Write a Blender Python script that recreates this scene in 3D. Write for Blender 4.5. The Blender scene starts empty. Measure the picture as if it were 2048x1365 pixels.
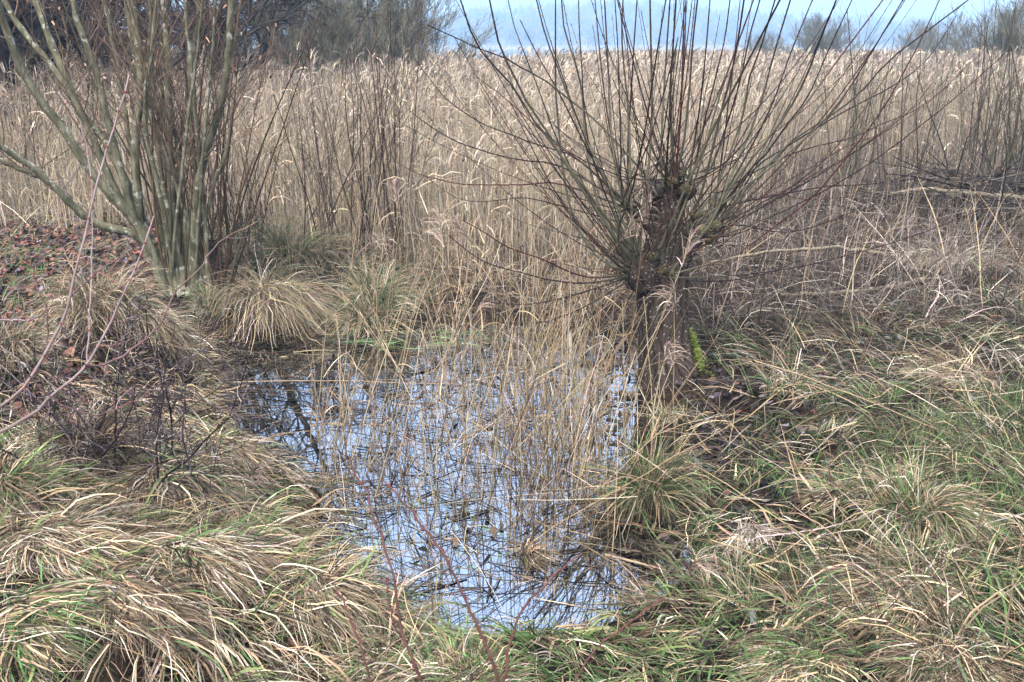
import bpy, math, random
import numpy as np
rng = np.random.default_rng(11)
random.seed(5)
SC = bpy.context.scene
COL = SC.collection
PI = math.pi

# ---------------------------------------------------------------- camera, sky, sun, exposure
H = 2.3                                   # eye height over the pond's water level
FPX = 1774.0                              # focal length in pixels of the 2048 px wide photograph
HORIZON = 92.0
PITCH = math.atan((682.5 - HORIZON) / FPX)
cam = bpy.data.objects.new('camera', bpy.data.cameras.new('camera'))
COL.objects.link(cam)
cam.location = (0, 0, H)
cam.rotation_euler = (PI / 2 - PITCH, 0, 0)
cam.data.sensor_width = 36
cam.data.lens = 36 * FPX / 2048
cam.data.clip_start = 0.05
cam.data.clip_end = 4000
SC.camera = cam

SUN_EL, SUN_AZ = math.radians(58), math.radians(200)     # soft light from behind and a little left
W = bpy.data.worlds.new('World')
SC.world = W
W.use_nodes = True
wn, wl = W.node_tree.nodes, W.node_tree.links
bg = wn['Background']
sky = wn.new('ShaderNodeTexSky')
sky.sky_type = 'NISHITA'
sky.sun_disc = False
sky.sun_elevation = SUN_EL
sky.sun_rotation = SUN_AZ
sky.air_density = 1.0
sky.dust_density = 4.0
hs = wn.new('ShaderNodeHueSaturation')
hs.inputs['Saturation'].default_value = 0.82
wl.new(sky.outputs[0], hs.inputs['Color'])
tc = wn.new('ShaderNodeTexCoord'); sx = wn.new('ShaderNodeSeparateXYZ'); wl.new(tc.outputs['Generated'], sx.inputs[0])
ma = wn.new('ShaderNodeMath'); ma.operation = 'MULTIPLY_ADD'; ma.use_clamp = False
mx_ = wn.new('ShaderNodeMath'); mx_.operation = 'MAXIMUM'; mx_.inputs[1].default_value = 0; wl.new(sx.outputs['Z'], mx_.inputs[0])
wl.new(mx_.outputs[0], ma.inputs[0]); ma.inputs[1].default_value = 2.7; ma.inputs[2].default_value = 0.86
sc_ = wn.new('ShaderNodeVectorMath'); sc_.operation = 'SCALE'
wl.new(hs.outputs[0], sc_.inputs[0]); wl.new(ma.outputs[0], sc_.inputs['Scale']); wl.new(sc_.outputs[0], bg.inputs['Color'])
bg.inputs['Strength'].default_value = 0.15
sl = bpy.data.lights.new('sun', 'SUN')
sl.energy = 0.55
sl.angle = math.radians(40)
sl.color = (1.0, 0.985, 0.965)
so = bpy.data.objects.new('sun', sl)
COL.objects.link(so)
so.rotation_euler = (PI / 2 - SUN_EL, 0, PI - SUN_AZ)
SC.view_settings.view_transform = 'Standard'
SC.view_settings.look = 'None'
SC.view_settings.exposure = 1.17
SC.view_settings.gamma = 1.0
SC.cycles.max_bounces = 6
SC.cycles.diffuse_bounces = 1
SC.cycles.glossy_bounces = 3
SC.cycles.transparent_max_bounces = 8
SC.cycles.use_denoising = True
SC.cycles.denoiser = 'OPENIMAGEDENOISE'
SC.cycles.denoising_input_passes = 'RGB_ALBEDO_NORMAL'
SC.cycles.denoising_prefilter = 'ACCURATE'
SC.cycles.caustics_reflective = False
SC.cycles.caustics_refractive = False

# ---------------------------------------------------------------- pixel <-> place
FW = np.array([0, math.cos(PITCH), -math.sin(PITCH)])
UP = np.array([0, math.sin(PITCH), math.cos(PITCH)])
def ray(px, py):
    d = FW + (px - 1024) / FPX * np.array([1., 0, 0]) - (py - 682.5) / FPX * UP
    return d
def atY(px, py, Y):
    d = ray(px, py)
    return np.array([0, 0, H]) + d * (Y / d[1])
def atZ(px, py, z):
    d = ray(px, py)
    return np.array([0, 0, H]) + d * ((z - H) / d[2])
def project(P):
    q = P - np.array([0, 0, H])
    c = q @ FW
    c = np.where(c > 0.05, c, 0.05)
    return np.stack([1024 + FPX * q[..., 0] / c, 682.5 - FPX * (q @ UP) / c], -1)

# ---------------------------------------------------------------- terrain
POND_PX = [(385, 692), (388, 770), (425, 850), (530, 930), (650, 985), (640, 1040), (600, 1095), (640, 1150), (745, 1190),
           (800, 1255), (880, 1292), (1050, 1275), (1200, 1255), (1330, 1195), (1395, 1125), (1390, 1060), (1300, 1030),
           (1240, 985), (1262, 900), (1290, 800), (1268, 690), (1100, 655), (950, 648), (830, 652), (735, 655), (690, 618),
           (630, 604), (600, 645), (510, 680)]
POND = np.array([atZ(x, y, 0)[:2] for x, y in POND_PX])
def sdf(x, y):
    x = np.asarray(x, float); y = np.asarray(y, float)
    best = np.full(x.shape, 1e9); ins = np.zeros(x.shape, bool)
    n = len(POND)
    for i in range(n):
        a, b = POND[i], POND[(i + 1) % n]
        e = b - a
        t = np.clip(((x - a[0]) * e[0] + (y - a[1]) * e[1]) / (e @ e), 0, 1)
        best = np.minimum(best, (x - a[0] - t * e[0]) ** 2 + (y - a[1] - t * e[1]) ** 2)
        c = ((a[1] > y) != (b[1] > y)) & (x < (b[0] - a[0]) * (y - a[1]) / (b[1] - a[1] + 1e-12) + a[0])
        ins ^= c
    d = np.sqrt(best)
    return np.where(ins, -d, d)
def sig(v): return 1 / (1 + np.exp(-np.clip(v, -40, 40)))
def wav(x, y, s, k):
    return (np.sin(x * s + 1.3 * k + 1.7 * np.sin(y * s * .7 + k)) + np.sin(y * s * 1.13 + 2.1 * k + 1.4 * np.sin(x * s * .83 + 2 * k))) * .5
MOUNDS = []
def ground(x, y):
    x = np.asarray(x, float); y = np.asarray(y, float)
    d = sdf(x, y)
    A = 0.09 + 0.27 * sig((3.2 - y) / .35) + 0.24 * sig((-1.9 - x) / .4) * sig((9.5 - y) / 1) + 0.16 * sig((x - 1.7) / .5) * sig((8 - y) / 1)
    z = np.where(d > 0, A * (1 - np.exp(-np.maximum(d, 0) / .38)), -0.28 * (1 - np.exp(np.minimum(d, 0) / .35)))
    near = np.exp(-np.maximum(y - 8, 0) / 8)
    z = z + np.where(d > 0, np.clip(d / .3, 0, 1) * near * (.03 * wav(x, y, 3.1, 1) + .018 * wav(x, y, 7.7, 2)), .01 * wav(x, y, 9, 3))
    fm = np.clip(1 + d / .07, 0, 1)
    for mx, my, r, h in MOUNDS:
        z = z + fm * h * np.exp(-((x - mx) ** 2 + (y - my) ** 2) / (r * r))
    return z
def onground(px, py, z=0.2):
    for _ in range(12):
        p = atZ(px, py, z)
        z = .5 * z + .5 * float(ground(p[0], p[1]))
    return np.array([p[0], p[1], float(ground(p[0], p[1]))])
def in_poly(P2, poly):
    x, y = P2[:, 0], P2[:, 1]
    ins = np.zeros(len(P2), bool)
    n = len(poly)
    for i in range(n):
        a, b = poly[i], poly[(i + 1) % n]
        ins ^= ((a[1] > y) != (b[1] > y)) & (x < (b[0] - a[0]) * (y - a[1]) / (b[1] - a[1] + 1e-12) + a[0])
    return ins
def scatter(poly, dens, zed=.15, water=False, patchy=0., edge=-.03):
    """points on the ground, dens per square metre, inside a patch outlined on the photograph"""
    cs = np.array([atZ(x, max(y, 130), zed)[:2] for x, y in poly])
    lo, hi = cs.min(0) - .3, cs.max(0) + .3
    n = int(dens * np.prod(hi - lo))
    xy = rng.uniform(lo, hi, (n, 2))
    P = np.column_stack([xy, ground(xy[:, 0], xy[:, 1])])
    k = in_poly(project(P), poly)
    d = sdf(P[:, 0], P[:, 1])
    k &= (d < -.02) if water else (d > edge)
    if patchy:
        f = .5 + .5 * wav(P[:, 0], P[:, 1], 5.3, 4) * .6 + .5 * wav(P[:, 0], P[:, 1], 13, 7) * .6
        k &= rng.random(len(P)) < np.clip(1 - patchy + patchy * 1.6 * f, .03, 1)
    return P[k]

# ---------------------------------------------------------------- mesh helpers
def lin(c):
    c = np.asarray(c, float) / 255
    return np.where(c <= .04045, c / 12.92, ((c + .055) / 1.055) ** 2.4)
class MB:
    def __init__(s): s.V = []; s.Q = []; s.C = []; s.n = 0
    def add(s, V, Q, C):
        V = V.reshape(-1, 3); C = np.broadcast_to(C, V.shape) if C.ndim == 1 else C.reshape(-1, 3)
        s.V.append(V); s.Q.append(Q.reshape(-1, 4) + s.n); s.C.append(C); s.n += len(V)
    def strips(s, P, side, w, C):
        """flat blades: P [N,K,3] centre lines, side [N,3], w [N,K], C [N,3] or [N,K,3]"""
        N, K, _ = P.shape
        if N == 0: return
        o = side[:, None, :] * w[..., None] * .5
        V = np.stack([P - o, P + o], 2)
        b = (np.arange(N)[:, None] * K + np.arange(K - 1)[None]) * 2
        Q = np.stack([b, b + 1, b + 3, b + 2], -1)
        if C.ndim == 2: C = np.repeat(C[:, None], K, 1)
        s.add(V, Q, np.repeat(C[:, :, None], 2, 2))
    def tubes(s, P, r, S, C, cap=False):
        N, K, _ = P.shape
        if N == 0: return
        T = np.gradient(P, axis=1)
        T /= np.linalg.norm(T, axis=2, keepdims=True) + 1e-9
        m = T.mean(1)
        ref = np.where(np.abs(m[:, 2:3]) > .8, np.array([[1., .2, 0]]), np.array([[.1, .2, 1.]]))
        n1 = np.cross(T, ref[:, None]); n1 /= np.linalg.norm(n1, axis=2, keepdims=True) + 1e-9
        n2 = np.cross(T, n1)
        a = np.arange(S) * 2 * PI / S
        V = P[:, :, None] + r[:, :, None, None] * (n1[:, :, None] * np.cos(a)[:, None] + n2[:, :, None] * np.sin(a)[:, None])
        i = np.arange(N)[:, None, None] * K * S + np.arange(K - 1)[None, :, None] * S + np.arange(S)[None, None]
        j = np.arange(N)[:, None, None] * K * S + np.arange(K - 1)[None, :, None] * S + (np.arange(S)[None, None] + 1) % S
        Q = np.stack([i, i + S, j + S, j], -1)
        if C.ndim == 2: C = np.repeat(C[:, None], K, 1)
        s.add(V, Q, np.repeat(C[:, :, None], S, 2))
        if cap and S % 2 == 0:
            for k in (0, K - 1):
                q = np.array([[t, t + 1, S - 2 - t, S - 1 - t] for t in range(S // 2 - 1)])
                s.Q.append((q[None] + (np.arange(N)[:, None, None] * K + k) * S).reshape(-1, 4) + s.n - N * K * S)
    def mesh(s, name, smooth=False, origin=(0, 0, 0)):
        V = np.concatenate(s.V) - np.asarray(origin, float); Q = np.concatenate(s.Q).astype(np.int32); C = np.concatenate(s.C)
        return mesh(name, V, Q, C, smooth)
    def build(s, name, mat, parent=None, smooth=False, origin=(0, 0, 0)):
        return link(name, s.mesh(name, smooth, origin), mat, parent, origin if parent is None else None)
def mesh(name, V, Q, C=None, smooth=False):
    me = bpy.data.meshes.new(name)
    me.vertices.add(len(V)); me.vertices.foreach_set('co', np.ascontiguousarray(V, np.float32).ravel())
    me.loops.add(4 * len(Q)); me.loops.foreach_set('vertex_index', Q.ravel().astype(np.int32))
    me.polygons.add(len(Q)); me.polygons.foreach_set('loop_start', np.arange(0, 4 * len(Q), 4, dtype=np.int32))
    if C is not None:
        a = me.color_attributes.new('col', 'FLOAT_COLOR', 'POINT')
        a.data.foreach_set('color', np.column_stack([np.clip(C, .004, .95), np.ones(len(C))]).astype(np.float32).ravel())
    if smooth: me.polygons.foreach_set('use_smooth', np.ones(len(Q), bool))
    me.update(calc_edges=True)
    return me
def link(name, me, mat, parent=None, loc=None):
    o = bpy.data.objects.new(name, me)
    COL.objects.link(o)
    if mat and not me.materials: me.materials.append(mat)
    if parent: o.parent = parent
    elif loc is not None: o.location = loc
    return o
def tag(o, label, cat, group=None, kind=None):
    o['label'] = label; o['category'] = cat
    if group: o['group'] = group
    if kind: o['kind'] = kind
    return o
def empty(name, loc, label, cat, group=None):
    o = bpy.data.objects.new(name, None)
    COL.objects.link(o); o.location = loc; o.empty_display_size = .1
    return tag(o, label, cat, group)
def copy_tree(o, parent=None):
    c = o.copy(); COL.objects.link(c)
    if parent: c.parent = parent
    for ch in [k for k in bpy.data.objects if k.parent == o]: copy_tree(ch, c)
    return c
def smoothline(pts, K):
    """Catmull-Rom resampling of a polyline"""
    p = np.asarray(pts, float)
    q = np.vstack([2 * p[0] - p[1], p, 2 * p[-1] - p[-2]])
    L = np.r_[0, np.cumsum(np.linalg.norm(np.diff(p, axis=0), axis=1))]
    s = np.linspace(0, L[-1], K)
    i = np.clip(np.searchsorted(L, s, side='right') - 1, 0, len(p) - 2)
    t = ((s - L[i]) / (L[i + 1] - L[i] + 1e-9))[:, None]
    a, b, c, d = q[i], q[i + 1], q[i + 2], q[i + 3]
    return .5 * (2 * b + (c - a) * t + (2 * a - 5 * b + 4 * c - d) * t ** 2 + (3 * b - a - 3 * c + d) * t ** 3)
def unit(v): return v / (np.linalg.norm(v, axis=-1, keepdims=True) + 1e-9)

# palettes (linear reflectances)
STRAW = np.array([.29, .218, .13]); PALE = np.array([.36, .32, .245]); TAN = np.array([.135, .098, .064]); BROWN = np.array([.045, .031, .022])
GREY = np.array([.22, .19, .16]); GREEN = np.array([.048, .10, .03]); LIME = np.array([.10, .14, .045]); DKGREEN = np.array([.02, .046, .016])
REED = np.array([.30, .24, .155]); REEDBED = np.array([.40, .328, .225]); DARK = np.array([.012, .0095, .008])
def pick(n, items, jit=.26):
    cs = np.array([c for c, _ in items]); w = np.array([k for _, k in items], float); w /= w.sum()
    c = cs[rng.choice(len(cs), n, p=w)]
    return c * np.exp(rng.normal(-.04, jit * 1.3, (n, 1))).clip(.25, 1.8) * (1 + rng.normal(0, .05, (n, 3)))

def curves(base, az, tilt, L, droop, K=6, bias=None, wob=.12, kink=0., clamp=True, lift=.008, clump=1):
    """centre lines of blades that start at base, lean to az by tilt and bend over under their weight"""
    N = len(base)
    tilt = np.broadcast_to(tilt, (N,)); az = np.broadcast_to(az, (N,)); L = np.broadcast_to(L, (N,)); droop = np.broadcast_to(droop, (N,))
    d = np.stack([np.sin(tilt) * np.cos(az), np.sin(tilt) * np.sin(az), np.cos(tilt)], -1)
    p = base.astype(float).copy(); P = np.empty((N, K, 3))
    kk = np.where(rng.random(N) < kink, rng.integers(1, max(K - 1, 2), N), -1)
    for k in range(K):
        P[:, k] = p
        nz = rng.normal(0, wob / K ** .5, (N, 3))
        if clump > 1: nz = nz * .35 + np.repeat(rng.normal(0, wob / K ** .5, (N // clump + 1, 3)), clump, 0)[:N]
        d = d + nz
        d[:, 2] -= droop / (K - 1) * (.4 + 1.2 * k / (K - 1))
        if bias is not None: d = d + bias / (K - 1)
        hit = kk == k
        if hit.any(): d[hit] = d[hit] * .4 + np.column_stack([rng.normal(0, .7, (hit.sum(), 2)), -rng.uniform(.1, .9, hit.sum())])
        d = unit(d)
        p = p + d * (L / (K - 1))[:, None]
    if clamp:
        g = ground(P[..., 0].ravel(), P[..., 1].ravel()).reshape(N, K)
        g = np.maximum(g, 0.0)
        lo = g + lift * (1 + 3 * rng.random((N, 1)))
        P[:, 1:, 2] = np.maximum(P[:, 1:, 2], lo[:, 1:])
    return P
def blade_w(N, K, w, belly=.3):
    t = np.linspace(0, 1, K)
    prof = np.clip(1 - t ** 2.2, .12, 1) * (1 - belly * (1 - t) ** 2)
    return (np.broadcast_to(w, (N,)) * np.exp(rng.normal(-.12, .42, N)).clip(.3, 2))[:, None] * prof[None]
def sides(P):
    d = unit(P[:, -1] - P[:, 0])
    r = unit(rng.normal(0, 1, d.shape))
    return unit(np.cross(d, r))
def blades(mb, base, az, tilt, L, w, droop, C, K=6, **kw):
    if len(base) == 0: return
    c = kw.get('clump', 1)
    if c > 1:   # blades of a strand share their course
        N = len(base); ix = (np.arange(N) // c) * c
        base = base[ix] + (base - base[ix]).clip(-.012, .012)
        az = np.broadcast_to(az, (N,)); tilt = np.broadcast_to(tilt, (N,)); L = np.broadcast_to(L, (N,)); droop = np.broadcast_to(droop, (N,))
        az = az[ix] + rng.normal(0, .10, N); tilt = tilt[ix] + rng.normal(0, .06, N); L = L[ix] * rng.uniform(.75, 1.1, N); droop = droop[ix]
        C = C * (rng.normal(1, .16, N)[ix])[:, None]
    P = curves(base, az, tilt, L, droop, K, **kw)
    N = len(base)
    t = np.linspace(0, 1, K)[None, :, None]
    Cc = C[:, None] * (1 - .12 * t) + .12 * t * PALE
    mb.strips(P, sides(P), blade_w(N, K, w), Cc)

def grow(P0, D0, L0, R0, specs):
    """branching: returns one (lines, radii) pair per order of branch"""
    p, d, L, r = [np.asarray(v, float) for v in (P0, D0, L0, R0)]
    out = []
    for s in specs:
        N, K = len(p), s.get('K', 5)
        P = np.empty((N, K, 3)); cur = p.copy(); dd = unit(d.copy())
        for k in range(K):
            P[:, k] = cur
            dd = unit(dd + rng.normal(0, s.get('w', .12), (N, 3)) + np.array([0, 0, s.get('up', .05)]))
            cur = cur + dd * (L / (K - 1))[:, None]
        rad = r[:, None] * np.linspace(1, s.get('taper', .35), K)[None]
        out.append((P, rad))
        n = s.get('n', 0)
        if not n: break
        idx = np.repeat(np.arange(N), n)
        t = rng.uniform(s.get('t0', .2), 1, len(idx))
        f = t * (K - 1); i = np.minimum(f.astype(int), K - 2); u = (f - i)[:, None]
        p = P[idx, i] * (1 - u) + P[idx, i + 1] * u
        tan = unit(P[idx, i + 1] - P[idx, i])
        perp = unit(np.cross(tan, rng.normal(0, 1, tan.shape)))
        a = rng.normal(s.get('ang', .8), .22, len(idx))[:, None]
        d = tan * np.cos(a) + perp * np.sin(a)
        L = L[idx] * s.get('lr', .5) * rng.uniform(.5, 1.25, len(idx)) * (1 - .35 * t)
        r = np.maximum(rad[idx, i] * s.get('rr', .5), s.get('rmin', .0015))
    return out

# ---------------------------------------------------------------- materials
def mat(name):
    m = bpy.data.materials.new(name); m.use_nodes = True
    nt = m.node_tree; nt.nodes.clear()
    return m, nt.nodes, nt.links
def ramp(N, stops):
    r = N.new('ShaderNodeValToRGB'); e = r.color_ramp.elements
    while len(e) < len(stops): e.new(.5)
    for k, (p, c) in zip(e, stops): k.position = p; k.color = (*c, 1)
    return r
def noise(N, Lk, scale, detail=6, rough=.6, vec=None, stretch=None):
    tc = N.new('ShaderNodeTexCoord'); n = N.new('ShaderNodeTexNoise')
    n.inputs['Scale'].default_value = scale; n.inputs['Detail'].default_value = detail; n.inputs['Roughness'].default_value = rough
    src = tc.outputs['Object']
    if stretch:
        mp = N.new('ShaderNodeMapping'); mp.inputs['Scale'].default_value = stretch
        Lk.new(src, mp.inputs['Vector']); src = mp.outputs[0]
    Lk.new(src, n.inputs['Vector'])
    return n
def blade_mat(name, trans=.06, rough=.65, nscale=60, contrast=.35, spec=.03):
    m, N, Lk = mat(name)
    at = N.new('ShaderNodeAttribute'); at.attribute_name = 'col'
    n = noise(N, Lk, nscale, 3)
    mr = N.new('ShaderNodeMapRange'); mr.inputs['To Min'].default_value = 1 - contrast; mr.inputs['To Max'].default_value = 1 + contrast
    Lk.new(n.outputs['Fac'], mr.inputs['Value'])
    mul = N.new('ShaderNodeVectorMath'); mul.operation = 'SCALE'
    Lk.new(at.outputs['Color'], mul.inputs[0]); Lk.new(mr.outputs[0], mul.inputs['Scale'])
    p = N.new('ShaderNodeBsdfPrincipled'); p.inputs['Roughness'].default_value = rough; p.inputs['Specular IOR Level'].default_value = spec
    Lk.new(mul.outputs[0], p.inputs['Base Color'])
    out = N.new('ShaderNodeOutputMaterial')
    if trans:
        t = N.new('ShaderNodeBsdfTranslucent'); Lk.new(mul.outputs[0], t.inputs['Color'])
        mx = N.new('ShaderNodeMixShader'); mx.inputs[0].default_value = trans
        Lk.new(p.outputs[0], mx.inputs[1]); Lk.new(t.outputs[0], mx.inputs[2]); Lk.new(mx.outputs[0], out.inputs[0])
    else: Lk.new(p.outputs[0], out.inputs[0])
    return m
M_GRASS = blade_mat('dry_grass')
M_REED = blade_mat('reed_straw', .12, .6)
M_TWIG = blade_mat('twig_bark', 0, .6, 40, .45)
M_SHOOT = blade_mat('willow_shoot_bark', 0, .5, 90, .3, .10)
M_LEAF = blade_mat('dead_leaf', .06, .6, 80, .5, .12)

def bark_mat(name, stops, nscale, stretch, bump=.6, lichen=None, lscale=9, lthr=.56):
    m, N, Lk = mat(name)
    n = noise(N, Lk, nscale, 8, .65, stretch=stretch)
    r = ramp(N, stops); Lk.new(n.outputs['Fac'], r.inputs[0])
    colr = r.outputs[0]
    if lichen:
        n2 = noise(N, Lk, lscale, 7, .7)
        r2 = ramp(N, [(lthr, (0, 0, 0)), (lthr + .05, (1, 1, 1))]); Lk.new(n2.outputs['Fac'], r2.inputs[0])
        mx = N.new('ShaderNodeMix'); mx.data_type = 'RGBA'
        Lk.new(r2.outputs[0], mx.inputs[0]); Lk.new(colr, mx.inputs[6]); mx.inputs[7].default_value = (*lichen, 1)
        colr = mx.outputs[2]
    b = N.new('ShaderNodeBump'); b.inputs['Strength'].default_value = bump; b.inputs['Distance'].default_value = .02
    Lk.new(n.outputs['Fac'], b.inputs['Height'])
    p = N.new('ShaderNodeBsdfPrincipled'); p.inputs['Roughness'].default_value = .85; p.inputs['Specular IOR Level'].default_value = .04
    Lk.new(colr, p.inputs['Base Color']); Lk.new(b.outputs[0], p.inputs['Normal'])
    out = N.new('ShaderNodeOutputMaterial'); Lk.new(p.outputs[0], out.inputs[0])
    return m
M_BARK = bark_mat('willow_trunk_bark', [(.32, (.008, .006, .005)), (.46, (.035, .022, .016)), (.58, (.075, .048, .034)), (.72, (.20, .165, .135))], 26, (1, 1, .22), 1.0)
M_KNOB = bark_mat('willow_knob_bark', [(.3, (.012, .010, .008)), (.5, (.05, .042, .025)), (.7, (.15, .14, .07))], 22, (1, 1, .6), 1.0)
M_CUT = bark_mat('sawn_wood', [(.35, (.018, .016, .014)), (.65, (.07, .062, .052))], 30, (1, 1, 1), .5)
M_MOSS = bark_mat('bright_moss', [(.3, (.10, .17, .01)), (.7, (.34, .48, .04))], 60, (1, 1, 1), 1.0)
M_STEM = bark_mat('olive_bark_with_lichen', [(.3, (.03, .03, .02)), (.5, (.095, .093, .06)), (.7, (.19, .185, .13))], 18, (1, 1, .35), .6, lichen=(.26, .265, .225), lscale=11, lthr=.57)
M_DKTREE = bark_mat('dark_wet_bark', [(.3, (.012, .0105, .0095)), (.7, (.045, .04, .035))], 6, (1, 1, .4), .4)
M_LOG = bark_mat('weathered_wood', [(.3, (.07, .06, .045)), (.7, (.21, .18, .125))], 10, (1, 6, 6), .5)

# ground: mud and rotting litter
m, N, Lk = mat('marsh_ground')
n1 = noise(N, Lk, 2.2, 8, .7); n2 = noise(N, Lk, 34, 6, .75)
r1 = ramp(N, [(.34, (.005, .004, .0035)), (.5, (.013, .0098, .0075)), (.66, (.030, .022, .015))]); Lk.new(n1.outputs['Fac'], r1.inputs[0])
r2 = ramp(N, [(.36, (.35, .33, .3)), (.62, (1.5, 1.4, 1.2))]); Lk.new(n2.outputs['Fac'], r2.inputs[0])
mx = N.new('ShaderNodeMix'); mx.data_type = 'RGBA'; mx.blend_type = 'MULTIPLY'; mx.inputs[0].default_value = 1
Lk.new(r1.outputs[0], mx.inputs[6]); Lk.new(r2.outputs[0], mx.inputs[7])
b = N.new('ShaderNodeBump'); b.inputs['Strength'].default_value = .8; b.inputs['Distance'].default_value = .03; Lk.new(n2.outputs['Fac'], b.inputs['Height'])
p = N.new('ShaderNodeBsdfPrincipled'); p.inputs['Roughness'].default_value = .8; p.inputs['Specular IOR Level'].default_value = .08
Lk.new(mx.outputs[2], p.inputs['Base Color']); Lk.new(b.outputs[0], p.inputs['Normal'])
o_ = N.new('ShaderNodeOutputMaterial'); Lk.new(p.outputs[0], o_.inputs[0])
M_GROUND = m
# still water: a strong mirror at this slant over a brown-tinted clear layer
def water_mat(name, refl, tint, wave):
    m, N, Lk = mat(name)
    g = N.new('ShaderNodeBsdfGlossy'); g.inputs['Roughness'].default_value = .015; g.inputs['Color'].default_value = (.93, .965, 1, 1)
    t = N.new('ShaderNodeBsdfTransparent'); t.inputs['Color'].default_value = (*tint, 1)
    mx = N.new('ShaderNodeMixShader'); mx.inputs[0].default_value = refl
    n = noise(N, Lk, 2.5, 2); b = N.new('ShaderNodeBump'); b.inputs['Strength'].default_value = wave; b.inputs['Distance'].default_value = .02
    Lk.new(n.outputs['Fac'], b.inputs['Height']); Lk.new(b.outputs[0], g.inputs['Normal'])
    Lk.new(t.outputs[0], mx.inputs[1]); Lk.new(g.outputs[0], mx.inputs[2])
    o = N.new('ShaderNodeOutputMaterial'); Lk.new(mx.outputs[0], o.inputs[0])
    return m
M_WATER = water_mat('still_pond_water', .63, (.09, .065, .035), .04)
M_LAKE = water_mat('lake_water', .75, (.1, .1, .1), .2)

# ---------------------------------------------------------------- tussock list (their mounds shape the ground)
# px, py of the foot, radius m, height m, blades, lean azimuth (deg, None = all round), pull, palette, label
PS = [(STRAW, 4), (PALE, 3), (TAN, 3), (BROWN, 3), (DARK, 1.5), (GREEN, .7), (LIME, .3)]
PG = [(STRAW, 3), (PALE, 1.5), (TAN, 2.5), (BROWN, 2), (DARK, 1), (GREEN, 4), (LIME, 1.2)]
PT = [(TAN, 5), (STRAW, 2.5), (PALE, 2), (BROWN, 4), (DARK, 1.5), (GREEN, .7)]
PD = [(GREEN, 2), (DKGREEN, 2), (STRAW, 2), (GREY, 2), (TAN, 1)]
PY = [(GREY, 4), (PALE, 4), (TAN, 2)]
PR = [(STRAW, 3), (DKGREEN, 2), (GREEN, 2), (PALE, 2)]
TUSS = [
    (545, 628, .42, .62, 1900, -50, .55, PS, 'big pale sedge tussock drooping over the back corner of the pond beside the shrub'),
    (590, 545, .45, .60, 1300, 20, .3, PD, 'greenish sedge tussock behind the big pale one at the back corner of the pond'),
    (745, 655, .36, .62, 1500, -60, .25, PR, 'green and straw sedge tussock standing alone at the back edge of the pond'),
    (425, 640, .24, .28, 800, -70, .3, PD, 'dark green grass tuft at the foot of the grey-stemmed shrub beside the water'),
    (215, 720, .40, .48, 2000, -30, .5, PS, 'rounded straw sedge mound further back behind the thorn bush'),
    (310, 740, .28, .28, 1900, -30, .6, PS, 'smooth straw-coloured sedge mound sloping from the thorn bush into the pond'),
    (455, 950, .24, .22, 1900, -30, .6, [(STRAW, 5), (PALE, 3), (TAN, 3), (BROWN, 2), (LIME, 1)], 'golden sedge tussock hanging over the pond from its left bank'),
    (190, 1000, .30, .45, 1300, 60, .25, PT, 'upright clump of tall dry grass in front of the thorn bush'),
    (350, 1075, .27, .42, 1300, -75, .7, PT, 'tan grass clump combed forwards below the golden tussock'),
    (30, 1085, .28, .28, 1200, -40, .5, PG, 'green-topped grass tussock at the left edge of the bank'),
    (150, 1190, .42, .30, 2200, -10, 1.0, PT, 'wide flattened brown tussock lying sideways on the near bank'),
    (440, 1230, .36, .30, 2200, -25, .9, PS, 'wide pale grass tussock swirling across the near bank'),
    (650, 1275, .28, .24, 1800, -30, .9, PT, 'brown grass tussock at the water by the red twigs'),
    (520, 1110, .26, .22, 1200, 5, .9, PS, 'bleached grass tuft with long stalks reaching over the dark water'),
    (1060, 1195, .12, .24, 230, -20, .5, PT, 'small straw clump standing in the water near the front'),
    (1290, 1010, .20, .58, 950, -120, .18, [(STRAW, 2), (DKGREEN, 3), (GREEN, 3), (TAN, 2), (BROWN, 2)], 'green rush clump with straw stems at the right edge of the water'),
    (1830, 1075, .24, .38, 1300, -80, .54, PG, 'golden and green fountain-shaped tussock on the right bank'),
    (1800, 1225, .30, .34, 1900, -170, .8, PT, 'brown swept-over tussock below the fountain-shaped one'),
    (1890, 1375, .28, .22, 1700, -100, .6, PT, 'rounded brown tussock at the bottom right corner'),
    (1490, 1100, .17, .2, 260, -100, .6, PY, 'small grey-white tuft among the fallen reed leaves'),
    (1570, 800, .30, .26, 260, -90, .3, PR, 'loose dark green tuft on the bank right of the willow trunk'),
    (1660, 905, .22, .30, 160, 40, .2, PD, 'sparse green rush tuft on the leafy mud'),
    (930, 1400, .34, .22, 1300, 80, .4, PG, 'fresh green grass tuft at the front behind the red twigs'),
    (1590, 1365, .30, .18, 1500, -150, .8, PG, 'flat green and straw tuft at the bottom edge right of the pond'),
    (20, 790, .30, .40, 1000, -60, .5, PS, 'pale grass tussock at the left edge under the near branch'),
    (70, 1375, .32, .22, 1400, 10, .8, PG, 'low green-flecked tussock in the bottom left corner'),
    (1900, 770, .50, .22, 1200, -160, .8, PS, 'broad bleached grass mound right of the green bank'),
    (1890, 545, .60, .45, 1500, -130, .6, PY, 'grey feathery grass mound in front of the dark brush heap'),
    (1330, 850, .14, .2, 260, -120, .2, PR, 'short green tuft at the foot of the willow trunk'),
    (300, 1330, .36, .22, 1600, -15, .9, PT, 'low brown tussock at the bottom edge left of the red twigs'),
    (1680, 1010, .24, .2, 550, 170, .6, PS, 'straw tuft lying on the leafy ground left of the fountain-shaped tussock'),
]
TP = [onground(t[0], t[1]) for t in TUSS]
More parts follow.
